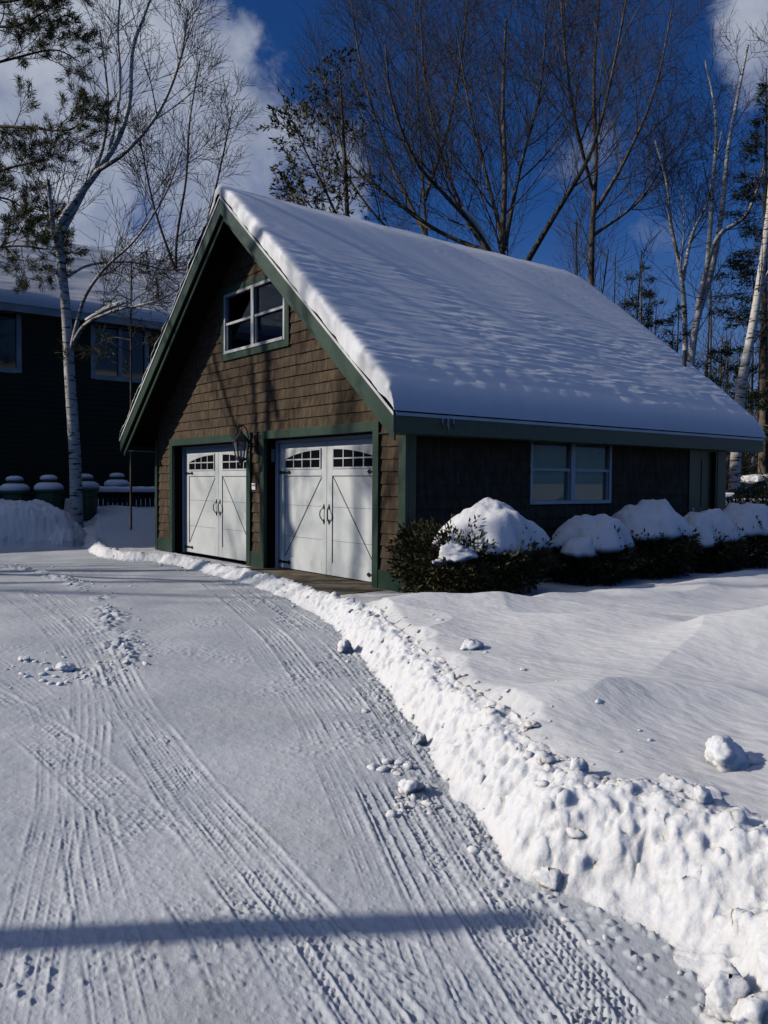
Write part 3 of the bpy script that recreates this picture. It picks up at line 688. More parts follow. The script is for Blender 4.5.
# side door
m_ = MB(GO); m_.box(XR - .13, XR - .08, SD[0], SD[1], .1, SD[3]); sd = m_.build('side_door', GREEN, garage)
m_ = MB(GO)
for (a, b, c, d) in ((SD[0] - .1, SD[0] - .001, .0, SD[3] + .1), (SD[1] + .001, SD[1] + .09, 0, SD[3] + .1), (SD[0], SD[1], SD[3] + .001, SD[3] + .1)): m_.box(XR - .13, XR + .01, a, b, c, d)
m_.build('door_frame', GREEN, sd)
m_ = MB(GO)
for (c, d) in ((.25, .95), (1.1, 2.0)):
    m_.box(XR - .08, XR - .068, SD[0] + .12, SD[0] + .36, c, d); m_.box(XR - .08, XR - .068, SD[0] + .44, SD[0] + .68, c, d)
m_.build('door_panel', GREEN, sd)
m_ = MB(GO); m_.tube([(XR - .08, SD[0] + .07, 1.05), (XR - .02, SD[0] + .07, 1.05)], .012, 8); m_.tube([(XR - .03, SD[0] + .07, 1.05), (XR + .0, SD[0] + .07, 1.05)], .03, 10); m_.build('handle', DRIP, sd)
# vent pipe through the roof
vp = hit(684.5, 362, 0, XM + 2.9); 
yv = float(vp[1]); 
def on_roof(px, py):
    # march the ray to the right-hand roof plane
    d = ray(px, py); n = np.array([SL, 0, 1.]); t = (ZP + SL * XM + .36 - CAM @ n) / (d @ n); return CAM + d * t
vp = on_roof(684.5, 366)
m_ = MB(GO); m_.tube([(vp[0], vp[1], vp[2] - .45), (vp[0], vp[1], vp[2] + .32)], .04, 10); m_.build('vent_pipe', BLACK, rf, smooth=False)

# lantern
LO = (-4.14, -.30, 2.05)
lan = empty('wall_lantern', LO, 'black iron wall lantern with scrolled arm between the two garage doors', 'lantern')
m_ = MB(LO); m_.box(-4.19, -4.09, -.020, .006, 2.02, 2.36); m_.box(-4.17, -4.11, -.035, -.021, 2.06, 2.32); m_.build('wall_plate', BLACK, lan, bevel=.006)
m_ = MB(LO)
arc_ = [(-4.14, -.03, 2.15), (-4.14, -.10, 2.12), (-4.14, -.16, 2.18), (-4.14, -.16, 2.30), (-4.14, -.19, 2.42), (-4.14, -.25, 2.49), (-4.14, -.31, 2.49), (-4.14, -.35, 2.46), (-4.14, -.36, 2.50), (-4.14, -.345, 2.53)]
m_.tube(catmull(arc_, 4), .012, 6)
m_.tube(catmull([(-4.14, -.03, 2.28), (-4.14, -.08, 2.33), (-4.14, -.12, 2.30), (-4.14, -.10, 2.26), (-4.14, -.075, 2.28)], 4), .010, 6)
m_.tube(catmull([(-4.14, -.14, 2.14), (-4.14, -.17, 2.06), (-4.14, -.13, 2.02), (-4.14, -.10, 2.05), (-4.14, -.12, 2.08)], 4), .010, 6)
m_.tube([(-4.14, -.30, 2.49), (-4.14, -.30, 2.36)], .010, 6); m_.build('scroll_arm', BLACK, lan, smooth=True)
m_ = MB(LO); c = (-4.14, -.30, 0)
m_.lathe(c, [(.015, 2.40), (.03, 2.385), (.03, 2.36), (.05, 2.34), (.10, 2.29), (.155, 2.235), (.165, 2.215), (.14, 2.205)], 6); m_.build('cap', BLACK, lan)
m_ = MB(LO); m_.lathe(c, [(.133, 2.20), (.085, 1.93)], 6); m_.build('glass', LGLASS, lan)
m_ = MB(LO)
for k in range(6):
    a = k * math.pi / 3; m_.tube([(c[0] + .140 * math.cos(a), c[1] + .140 * math.sin(a), 2.205), (c[0] + .09 * math.cos(a), c[1] + .09 * math.sin(a), 1.92)], .012, 5)
m_.build('cage_bar', BLACK, lan)
m_ = MB(LO); m_.lathe(c, [(.10, 1.93), (.095, 1.905), (.05, 1.87), (.025, 1.83), (.03, 1.81), (.012, 1.785), (.004, 1.755)], 8); m_.build('base_finial', BLACK, lan)
m_ = MB(LO); m_.tube([(c[0], c[1], 1.93), (c[0], c[1], 2.09)], .018, 8); m_.build('candle', TRIMW, lan)
# little sign
sp = hit(253.7, 486.5, 1, -.006); SO = tuple(sp)
sg = empty('sign', SO, 'tiny white sign with dark lettering on the shingles under the lantern', 'sign')
m_ = MB(SO); m_.box(sp[0] - .065, sp[0] + .065, -.012, .004, sp[2] - .06, sp[2] + .06); m_.build('plate', SIGN, sg, bevel=.004)
m_ = MB(SO)
x = sp[0] - .052
for w, segs in ((.018, 'E'), (.016, 'L'), (.016, 'B'), (.006, '.'), (.018, 'B'), (.018, 'E')):
    z0, z1 = sp[2] + .006, sp[2] + .034
    if segs == '.': m_.box(x, x + w, -.0145, -.0125, z0, z0 + .007)
    else:
        m_.box(x, x + .005, -.0145, -.0125, z0, z1); 
        for zz in ((z0,) if segs == 'L' else (z0, (z0 + z1) / 2 - .002, z1 - .005)): m_.box(x + .0052, x + w - .003, -.0145, -.0125, zz, zz + .005)
        if segs == 'B': m_.box(x + w - .0028, x + w, -.0145, -.0125, z0, z1)
    x += w + .004
m_.build('lettering', BLACK, sg)
kp = MB((D2[0], .1, 1.95)); kp.box(D2[0] + .002, D2[0] + .03, .12, .19, 1.86, 2.09); tag(kp.build('keypad', mat('keypad_grey', (.35, .36, .34), .5, .3), bevel=.006), 'slim pale grey keypad box on the dark jamb of the nearer garage door', 'keypad')
# icicles
for k, (y, L) in enumerate(((.20, .08), (.30, .14), (.40, .06))):
    e = XM + HALF + OS + .008; o = MB((e, y, ZE - .25)); o.tube([(e, y, ZE - .03), (e, y, ZE - .12), (e, y + .01, ZE - .03 - L * .8), (e, y + .012, ZE - .03 - L - .08)], [.012, .018, .009, .002], 6)
    o = o.build('icicle', ICE, smooth=True)
    tag(o, ('clear icicle under the eave nearest the garage corner', 'longest icicle under the eave near the garage corner', 'shortest icicle under the eave near the garage corner')[k], 'icicle', 'icicles on the eave')

# ------------------------------------------------------------------ trees
GA = 2.39996
class Tree:
    def __init__(s, seed): s.r = random.Random(seed); s.B = {}; s.tips = []
    def add(s, lvl, pts, rad): s.B.setdefault((lvl, len(pts)), []).append((pts, rad))
    def grow(s, pts, rad, lvl, P):
        """children of a polyline branch"""
        r = s.r; n = P['n'][lvl]; L = sum((pts[i + 1] - pts[i]).length for i in range(len(pts) - 1)); off = r.random() * 6.28
        n = max(1, int(round(n * r.uniform(.8, 1.2)))); t0 = P['t0'][lvl]
        for i in range(n):
            t = t0 + (1 - t0) * (i + r.random() * .8) / n; f = t * (len(pts) - 1); k = min(int(f), len(pts) - 2); f -= k
            p = pts[k].lerp(pts[k + 1], f); d = (pts[k + 1] - pts[k]).normalized(); rr = rad[k] + (rad[k + 1] - rad[k]) * f
            ang = R_(r.uniform(*P['ang'])); az = off + i * GA + r.uniform(-.4, .4)
            side = d.orthogonal().normalized(); side.rotate(Quaternion(d, az)); nd_ = (d * math.cos(ang) + side * math.sin(ang)).normalized()
            cl = max(P['min'], P['len'][lvl] * (1.15 - .65 * t) * r.uniform(.65, 1.25))
            m = P['seg'][lvl]; q = [p]; cr = max(P['rmin'], min(rr * .62, cl * P['thick'])); R0 = [cr]; dd = nd_
            for j in range(m):
                dd = (dd + Vector((r.gauss(0, P['wob']), r.gauss(0, P['wob']), r.gauss(0, P['wob']) + P['up'][lvl]))).normalized()
                q.append(q[-1] + dd * (cl / m)); R0.append(max(P['rmin'] * .7, cr * (1 - .75 * (j + 1) / m)))
            s.add(lvl + 1, q, R0)
            if lvl + 1 < P['lv']: s.grow(q, R0, lvl + 1, P)
            else: s.tips.append((q[-1], dd, cl, q))
    def mesh(s, lvls, sides, org):
        VV = []; FF = []; b = 0; ref = np.array([.23, .41, .88]); ref /= np.linalg.norm(ref)
        for (lv, n), br in s.B.items():
            if lv not in lvls: continue
            P = np.array([[tuple(p) for p in x[0]] for x in br]); R = np.array([x[1] for x in br]); k = sides(lv)
            T = np.empty_like(P); T[:, 1:-1] = P[:, 2:] - P[:, :-2]; T[:, 0] = P[:, 1] - P[:, 0]; T[:, -1] = P[:, -1] - P[:, -2]; T /= np.linalg.norm(T, axis=2, keepdims=True) + 1e-9
            a = np.cross(T, ref); a /= np.linalg.norm(a, axis=2, keepdims=True) + 1e-6; c = np.cross(T, a)
            th = 2 * np.pi * np.arange(k) / k
            V = P[:, :, None] + R[:, :, None, None] * (np.cos(th)[None, None, :, None] * a[:, :, None] + np.sin(th)[None, None, :, None] * c[:, :, None])
            nb = len(br); idx = np.arange(nb * n * k).reshape(nb, n, k) + b
            A = idx[:, :-1]; Bx = idx[:, 1:]; F = np.stack([A, np.roll(A, -1, 2), np.roll(Bx, -1, 2), Bx], -1).reshape(-1, 4)
            VV.append(V.reshape(-1, 3)); FF.append(F); b += V.size // 3
        return np.vstack(VV) - np.array(org), np.vstack(FF)
def V3(p): return Vector(tuple(float(c) for c in p))
def stem_from(points, r0, r1, n=6):
    """resample control points to a smooth stem"""
    C = catmull(points, n); m = len(C); return [V3(c) for c in C], [r0 + (r1 - r0) * (i / (m - 1)) ** .8 for i in range(m)]
def quads(centers, dirs, length, width, rng, org):
    """flat leaf or needle blades"""
    n = len(centers); C = np.asarray(centers); D = np.asarray(dirs); D = D / (np.linalg.norm(D, axis=1, keepdims=True) + 1e-9)
    S = np.cross(D, rng.normal(size=(n, 3))); S /= np.linalg.norm(S, axis=1, keepdims=True) + 1e-9
    L = length * rng.uniform(.6, 1.3, (n, 1)); W = width * rng.uniform(.7, 1.3, (n, 1))
    V = np.stack([C - S * W * .35, C + S * W * .35, C + D * L * .6 + S * W * .5, C + D * L, C + D * L * .6 - S * W * .5], 1)
    V = np.stack([C, C + D * L * .45 + S * W * .5, C + D * L, C + D * L * .45 - S * W * .5], 1)
    return V.reshape(-1, 3) - np.array(org), np.arange(n * 4).reshape(n, 4)
UPSWEEP = dict(n=[13, 9, 7, 4], t0=[.2, .12, .12, .15], ang=(24, 50), len=[3.2, 2.0, 1.1, .55], seg=[6, 5, 4, 3], min=.25, thick=.0095, rmin=.0065, wob=.07, up=[.09, .07, .06, .05], lv=3)
def bare_tree(name, label, base, stems, P, seed, bark=BARK, twig=TWIG, group=None, cat='tree', bark_lv=1, snow=None):
    if bark is BIRCH: bark_lv = 0
    t = Tree(seed)
    for (pts, r0, r1) in stems:
        q, rr = stem_from(pts, r0, r1); t.add(0, q, rr); t.grow(q, rr, 0, P)
    e = empty(name, base, label, cat, group)
    v, f = t.mesh(list(range(1 + bark_lv)), lambda l: 8 if l == 0 else 5, base); np_mesh('trunk', v, f, bark, e)
    lv = [k for k in range(1 + bark_lv, 6)]
    v, f = t.mesh(lv, lambda l: 3, base); np_mesh('crown', v, f, twig, e)
    if snow:
        m = MB(base)
        for pts, r in snow:
            C = catmull(pts, 5); m.tube([c + (0, 0, r * .9) for c in C], [r * (.5 + .5 * math.sin(math.pi * (i + .4) / (len(C)))) for i in range(len(C))], 6)
        m.build('snow_strip', SNOW, e, smooth=True)
    return e, t
def S(t, *px, dz=None):
    """image-like control points of a stem placed at distance t, each third value an extra metre of depth"""
    return [at(p[0], p[1], t + (p[2] if len(p) > 2 else 0)) for p in px]
def gb(p, z=0.): return (float(p[0]), float(p[1]), z)

# big bare trees behind the ridge
T = 27; b = at(500, 262, T); base = gb(b)
stm = [(S(T, (500, 480), (500, 330), (502, 250), (505, 175), (503, 100, .5), (506, 20, 1)), .16, .04),
       (S(T, (497, 270), (478, 232, -.4), (445, 195, -1), (415, 160, -1.5), (392, 100, -2), (385, 40, -2.3)), .11, .025),
       (S(T, (500, 262), (470, 225, 1), (440, 150, 1.6), (425, 80, 2), (420, 0, 2.3)), .09, .025),
       (S(T, (505, 250), (490, 190, .6), (470, 110, 1), (455, 20, 1)), .08, .022),
       (S(T, (527, 262), (552, 220, -.8), (585, 165, -1.2), (600, 125, -1.4), (615, 60, -1.6), (628, -10, -2)), .10, .025),
       (S(T, (505, 245), (520, 170, .8), (540, 90, 1.1), (548, 0, 1.3)), .08, .022),
       (S(T, (503, 258), (440, 232, .8), (395, 200, 1.2), (350, 165, 1.5), (335, 120, 1.6)), .09, .03)]
bare_tree('bare_tree', 'large bare deciduous tree with wide spreading limbs behind the garage roof', base, stm, UPSWEEP, 11,
          snow=[(S(T - .05, (494, 262), (478, 230, -.4), (462, 211, -.8)), .10)])
T = 31; base = gb(at(592, 300, T))
stm = [(S(T, (590, 480), (591, 330), (592, 240), (596, 160), (594, 80), (600, -10)), .17, .04), (S(T, (593, 215), (625, 160, 1), (655, 90, 1.4), (672, 10, 1.8)), .09, .03), (S(T, (592, 190), (575, 120, -1), (565, 50, -1.3), (560, -20, -1.3)), .08, .03), (S(T, (594, 235), (640, 200, 1), (672, 150, 1.3)), .07, .025)]
bare_tree('bare_tree', 'slimmer bare tree with one straight dark trunk right of the spreading tree', base, stm, UPSWEEP, 12)
T = 36; base = gb(at(430, 300, T))
stm = [(S(T, (432, 470), (430, 300), (424, 200), (418, 100), (415, 0)), .11, .025), (S(T, (428, 240), (390, 160, 1), (362, 70, 1), (350, -10, 1)), .09, .03), (S(T, (425, 200), (450, 120, 1), (465, 30, 1), (470, -40, 1)), .09, .03), (S(T, (426, 260), (375, 215, -1), (335, 150, -1), (322, 70, -1)), .07, .025)]
bare_tree('bare_tree', 'hazy bare tree left of and behind the spreading tree', base, stm, UPSWEEP, 13)
# birches on the right
BIRP = dict(UPSWEEP, n=[10, 6, 4, 3], len=[2.4, 1.3, .75, .4], ang=(25, 50), up=[.05, .03, .0, -.02], rmin=.008)
T = 29; base = gb(at(690, 420, T))
stm = [(S(T, (690, 480), (690, 380), (697, 320), (712, 270), (722, 210), (728, 150), (738, 95), (748, 45)), .17, .04), (S(T, (697, 310), (716, 240, -.5), (746, 215, -1), (765, 165, -1.4), (775, 120, -1.6)), .10, .03), (S(T, (706, 285), (712, 200, .6), (716, 120, .8), (705, 60, 1)), .10, .03)]
bare_tree('birch_tree', 'white birch with the tallest forked stems beyond the right end of the roof', base, stm, BIRP, 21, BIRCH, BTWIG)
T = 30; base = gb(at(684, 420, T))
stm = [(S(T, (685, 480), (685, 330), (681, 275), (671, 225), (666, 180), (655, 140)), .12, .035), (S(T, (683, 280), (692, 235, .5), (708, 200, .8), (722, 130, 1)), .08, .025), (S(T, (680, 270), (684, 230, -.5), (682, 190, -.5)), .04, .015)]
bare_tree('birch_tree', 'shorter thin white birch close left of the tallest birch', base, stm, BIRP, 22, BIRCH, BTWIG)
T = 22; base = gb(at(738, 440, T))
stm = [(S(T, (734, 490), (740, 395), (752, 330), (760, 280), (768, 220), (775, 150), (790, 60)), .155, .06), (S(T, (757, 300), (800, 200, .5), (830, 90, .6)), .07, .02)]
bare_tree('birch_tree', 'thick leaning white birch trunk at the right edge beside the dark spruce', base, stm, dict(BIRP, n=[7, 5, 4, 3]), 23, BIRCH, BTWIG)

# big birch on the left
T = 20.5; base = gb(at(76, 520, T), .45)
stm = [(S(T, (77, 540), (75, 460), (70, 380), (66, 310), (60, 250), (60, 225), (72, 205), (95, 175), (118, 140), (130, 100), (133, 50), (150, 0)), .17, .03),
       (S(T, (60, 250), (53, 225), (48, 180)), .09, .045),
       (S(T, (62, 232), (85, 190, .6), (102, 150, 1), (108, 100, 1.2), (100, 30, 1.4)), .08, .02),
       (S(T, (70, 355), (78, 320, -.3), (86, 295, -.6), (105, 268, -1), (135, 240, -1.4), (165, 195, -1.8), (182, 150, -2)), .06, .015),
       (S(T, (72, 345), (85, 325, -.6), (110, 312, -1.2), (140, 305, -2.), (160, 300, -2.4)), .06, .02),
       (S(T, (96, 172), (128, 150, -.8), (160, 110, -1.2), (180, 60, -1.4), (188, 10, -1.6)), .06, .02),
       (S(T, (110, 150), (120, 90, 1), (118, 30, 1.4), (122, -20, 1.6)), .05, .02),
       (S(T, (62, 280), (90, 265, .5), (130, 262, .8), (165, 270, 1), (190, 268, 1)), .04, .012)]
LB = dict(UPSWEEP, n=[10, 6, 4, 3], len=[2.1, 1.15, .65, .35], ang=(25, 50), up=[.07, .05, .03, .0], rmin=.0065, t0=[.42, .15, .15, .15])
bare_tree('birch_tree', 'tall white birch with a peeling trunk in front of the dark green house', base, stm, LB, 31, BIRCH, BTWIG, snow=[(S(T - .06, (86, 322, -.6), (110, 309, -1.2), (128, 304, -1.7)), .06)])
T = 30; base = gb(at(180, 420, T), .5)
stm = [(S(T, (182, 520), (180, 330), (176, 250), (186, 180), (190, 120), (200, 60)), .075, .02), (S(T, (180, 300), (205, 230, .5), (222, 160, .8), (232, 110, 1)), .07, .02), (S(T, (179, 280), (155, 210, -.5), (140, 140, -.8)), .06, .02)]
bare_tree('bare_tree', 'bare grey tree rising between the tall birch and the garage peak', base, stm, dict(LB, rmin=.009, n=[10, 7, 5, 3]), 32, BARK, BTWIG)

# trees standing left of the frame, whose branches shade the garage and the drive
for k, (x, y, hgt, lab) in enumerate(((-12.2, -13.5, 19, 'tall bare tree standing left of the driveway outside the picture'), (-19, -15, 22, 'bare tree furthest left, standing beyond the driveway outside the picture'), (-17.5, -25, 25, 'bare tree furthest behind the camera, left of the driveway outside the picture'))):
    base = (x, y, 0); rg = random.Random(60 + k)
    stm = [([(x, y, -.2), (x + .1, y, hgt * .3), (x - .2, y + .2, hgt * .6), (x, y, hgt)], .22, .04)]
    for q in range(5):
        a = q * 1.3 + k; z0 = hgt * (.28 + .1 * q); l = hgt * .3
        stm.append(([(x, y, z0), (x + math.cos(a) * l * .3, y + math.sin(a) * l * .3, z0 + l * .35), (x + math.cos(a) * l * .6, y + math.sin(a) * l * .6, z0 + l * .9)], .10, .03))
    bare_tree('bare_tree', lab, base, stm, dict(UPSWEEP, n=[7, 5, 4, 3], len=[2.8, 1.6, .9, .5], rmin=.01), 70 + k)
# the post whose shadow crosses the drive
tip = np.array([6.93, -5.05, 0.]); ph_ = 4.6; pb = tip - np.array([SUND[0], SUND[1], 0]) / -SUND[2] * ph_
m_ = MB((pb[0], pb[1], 0)); m_.tube([(pb[0], pb[1], -.3), (pb[0], pb[1], ph_ * .5), (pb[0], pb[1], ph_)], [.10, .085, .075], 12)
tag(m_.build('wooden_pole', ROUGHW, smooth=False), 'bare wooden pole standing left of the driveway outside the picture', 'pole')

# conifers
def conifer(name, label, base, h, rad, seed, m_need, dens=1., droop=-.15, start=.12, tuft=.12, wid=.022, group=None, whorl=.42, curve=1.0, tr=.012):
    rg = np.random.default_rng(seed); r = random.Random(seed); t = Tree(seed); base = np.array(base, float)
    lean = rg.normal(0, .015, 2)
    def tp(z): return Vector((base[0] + lean[0] * z, base[1] + lean[1] * z, base[2] + z))
    t.add(0, [tp(h * k / 8) for k in range(9)], [h * tr * (1 - k / 8.3) + .01 for k in range(9)])
    C = []; D = []; z = h * start
    while z < h * .985:
        f = (z / h - start) / (1 - start); L = rad * (1 - f) ** curve * (1 if f > .1 else .7 + 3 * f) + .15
        for k in range(r.randint(3, 5)):
            if r.random() > .92: continue
            a = r.random() * 6.283; l = L * r.uniform(.6, 1.15); p = tp(z + r.uniform(-.2, .2)); d = Vector((math.cos(a), math.sin(a), droop + .35 * f)).normalized(); q = [p]; n = 5
            for j in range(n):
                d = (d + Vector((r.gauss(0, .06), r.gauss(0, .06), .05 if j > 2 else -.02))).normalized(); q.append(q[-1] + d * l / n)
            t.add(1, q, [max(.006, .018 * l / 2 * (1 - j / 5.5)) for j in range(n + 1)])
            m = int(l * 30 * dens) + 3
            for _ in range(m):
                u = r.uniform(.22, 1) ** .8 * (n - .01); i = int(u); pp = q[i].lerp(q[i + 1], u - i); side = Vector((-d.y, d.x, 0)) * r.choice((-1, 1)) * r.uniform(.0, .34) * l * (1 - u / n * .75)
                pp = pp + side + Vector((0, 0, r.gauss(-.04, .05)))
                dd = d * r.uniform(.2, 1) + side * .9 + Vector((0, 0, r.uniform(-.3, .3)))
                for _k in range(3):
                    C.append(tuple(pp + Vector((r.gauss(0, .05), r.gauss(0, .05), r.gauss(0, .03))))); D.append(tuple(dd + Vector((r.gauss(0, .45), r.gauss(0, .45), r.gauss(0, .35)))))
        z += whorl * r.uniform(.7, 1.3)
    e = empty(name, base, label, 'tree', group)
    v, f = t.mesh([0, 1], lambda l: 7 if l == 0 else 4, base); np_mesh('trunk', v, f, BARK, e)
    v, f = quads(np.array(C), np.array(D), tuft * 1.6, wid * 1.6, rg, base); np_mesh('crown', v, f, m_need, e, smooth=False)
    return e
conifer('spruce_tree', 'dark pointed spruce at the right edge behind the leaning birch', gb(at(765, 440, 27)), 15.0, 2.6, 41, SPRUCE, 1.2, group=None)
conifer('spruce_tree', 'dark low evergreen behind the roof left of the white birches', gb(at(640, 440, 33)), 10.4, 3.3, 42, SPRUCE, 1.1, start=.1)
conifer('spruce_tree', 'small dark evergreen between the white birches and the leaning birch', gb(at(718, 440, 34)), 7.6, 2.6, 43, SPRUCE, .9, start=.05)
conifer('spruce_tree', 'dark evergreen just above the lower right end of the roof', gb(at(672, 440, 30)), 8.0, 2.5, 44, SPRUCE, .8, start=.1)
# leafy evergreen rising behind the ridge
def tufted(name, label, base, stems, P, seed, m_need, per=7, L=.16, W=.05, back=.5, bark=BARK):
    t = Tree(seed); rg = np.random.default_rng(seed)
    for (pts, r0, r1) in stems:
        q, rr = stem_from(pts, r0, r1); t.add(0, q, rr); t.grow(q, rr, 0, P)
    e = empty(name, base, label, 'tree')
    v, f = t.mesh([0, 1, 2, 3, 4], lambda l: 7 if l == 0 else 4, base); np_mesh('trunk', v, f, bark, e)
    C = []; D = []
    for (p, d, cl, q) in t.tips:
        for k in range(per):
            u = rg.random() ** back * (len(q) - 1.01); i = int(u); pp = q[i].lerp(q[i + 1], u - i)
            C.append(np.array(pp) + rg.normal(0, .03, 3)); D.append(np.array(d) * .8 + rg.normal(0, .55, 3))
    v, f = quads(np.array(C), np.array(D), L, W, rg, base); np_mesh('crown', v, f, m_need, e, smooth=False)
    return e
HP = dict(n=[13, 7, 5], t0=[.15, .2, .2], ang=(35, 65), len=[2.0, .9, .45], seg=[5, 4, 3], min=.2, thick=.014, rmin=.007, wob=.08, up=[.07, .02, .0], lv=2)
T = 27.5; base = gb(at(345, 300, T))
tufted('hemlock_tree', 'airy yellow green evergreen poking up behind the garage ridge', base, [(S(T, (350, 480), (348, 300), (347, 210), (343, 130), (340, 75)), .14, .03), (S(T, (347, 240), (325, 190, -.5), (305, 150, -.8), (294, 125, -1)), .06, .015), (S(T, (347, 260), (318, 215, .5), (300, 195, .8)), .05, .015)], HP, 51, HEM, 16, .17, .055)
# white pine reaching in from the left edge
PP = dict(n=[10, 7, 4], t0=[.3, .25, .3], ang=(30, 60), len=[1.3, .7, .35], seg=[5, 4, 3], min=.2, thick=.014, rmin=.007, wob=.10, up=[.06, .08, .10], lv=2)
T = 21.5; base = gb(at(-75, 520, T), .5); stm = [(S(T, (-75, 540), (-72, 300), (-70, 100), (-66, -120)), .28, .14)]
for (pts) in (((-70, 262), (-20, 250, -.6), (20, 246, -1), (52, 250, -1.2)), ((-70, 205), (-30, 185, -.4), (10, 168, -.8), (50, 160, -1)), ((-70, 150), (-20, 128, -.6), (30, 128, -1.2), (68, 130, -1.6), (92, 113, -1.8)),
              ((-70, 95), (-25, 70, .4), (15, 58, .7), (55, 50, 1), (80, 62, 1.1)), ((-68, 60), (-20, 30, -.6), (20, 25, -1), (55, 5, -1.4)), ((-70, 180), (-30, 195, .8), (10, 200, 1.2), (45, 225, 1.6)), ((-68, 20), (-20, 0, .5), (30, -15, .8), (70, -20, 1)), ((-68, 40), (-20, 8, -.9), (25, -2, -1.5), (50, -20, -1.9))):
    stm.append((S(T, *pts), .06, .012))
tufted('pine_tree', 'white pine reaching long needled branches in from the left edge', base, stm, PP, 52, NEED, 80, .16, .015, .30)
T = 19.2; base = gb(at(131, 520, T), .5)
stm = [(S(T, (131, 530), (131, 400), (131, 300), (132, 255)), .03, .012)]
for pts in (((131, 352), (115, 346, -.3), (98, 350, -.5)), ((131, 350), (142, 344, .2), (156, 346, .4)), ((131, 340), (110, 338, .5), (85, 352, .8), (62, 362, 1)), ((131, 300), (118, 295, -.3), (112, 300, -.4)), ((131, 310), (145, 302, .3), (158, 298, .4)), ((131, 280), (140, 272, -.3), (155, 275, -.4)), ((131, 285), (120, 275, .3), (108, 272, .4))):
    stm.append((S(T, *pts), .015, .006))
tufted('pine_tree', 'young thin stemmed pine before the windows of the green house', base, stm, dict(PP, n=[5, 4, 3], len=[.5, .3, .18], t0=[.35, .2, .2]), 53, NEED, 9, .14, .016, .4)

# woods further off
def woods():
    r = random.Random(9); t = Tree(9); C = []; D = []
    P = dict(UPSWEEP, n=[12, 6, 4], len=[2.6, 1.4, .8], lv=2, rmin=.016, t0=[.3, .15, .15])
    for k in range(110):
        px = r.uniform(560, 900) if k % 4 else r.uniform(-200, 520); tt = r.uniform(38, 75); p = at(px, 482, tt); h = r.uniform(9, 16) if px > 520 else r.uniform(6, 10)
        pts = [(p[0], p[1], -.2), (p[0] + r.gauss(0, .2), p[1], h * .4), (p[0] + r.gauss(0, .4), p[1] + r.gauss(0, .4), h)]
        q, rr = stem_from(pts, r.uniform(.08, .17), .03); t.add(0, q, rr); t.grow(q, rr, 0, P)
    for k in range(70):     # low brush
        px = r.uniform(690, 880); tt = r.uniform(30, 60); p = at(px, 482, tt)
        for j in range(3):
            pts = [(p[0], p[1], -.1), (p[0] + r.gauss(0, .4), p[1] + r.gauss(0, .4), 1.2), (p[0] + r.gauss(0, .9), p[1] + r.gauss(0, .9), r.uniform(2, 3.2))]; q, rr = stem_from(pts, .03, .012); t.add(0, q, rr); t.grow(q, rr, 0, dict(P, n=[5, 4, 3], len=[1, .6, .4]))
    v, f = t.mesh([0, 1, 2, 3], lambda l: 3 if l else 6, (0, 0, 0)); tag(np_mesh('distant_woods', v, f, TWIG), kind='stuff')
    rg = np.random.default_rng(4); Cs = []; Ds = []
    for k in range(240):       # far evergreens standing as one dark belt
        px = rg.uniform(-1200, 2400); tt = rg.uniform(70, 120); p = at(px, 482, tt); h = rg.uniform(5, 10)
        n = 260; z = h * rg.random(n) ** .8; rad = (1 - z / h) * h * .26 + .1; a = rg.random(n) * 6.283; rr = rad * np.sqrt(rg.random(n))
        Cs.append(np.c_[p[0] + rr * np.cos(a), p[1] + rr * np.sin(a), z]); Ds.append(np.c_[np.cos(a), np.sin(a), -.25 + 0 * a])
    v, f = quads(np.vstack(Cs), np.vstack(Ds), 1.5, .7, rg, (0, 0, 0)); tag(np_mesh('distant_evergreens', v, f, SPRUCE, smooth=False), kind='stuff')
woods()

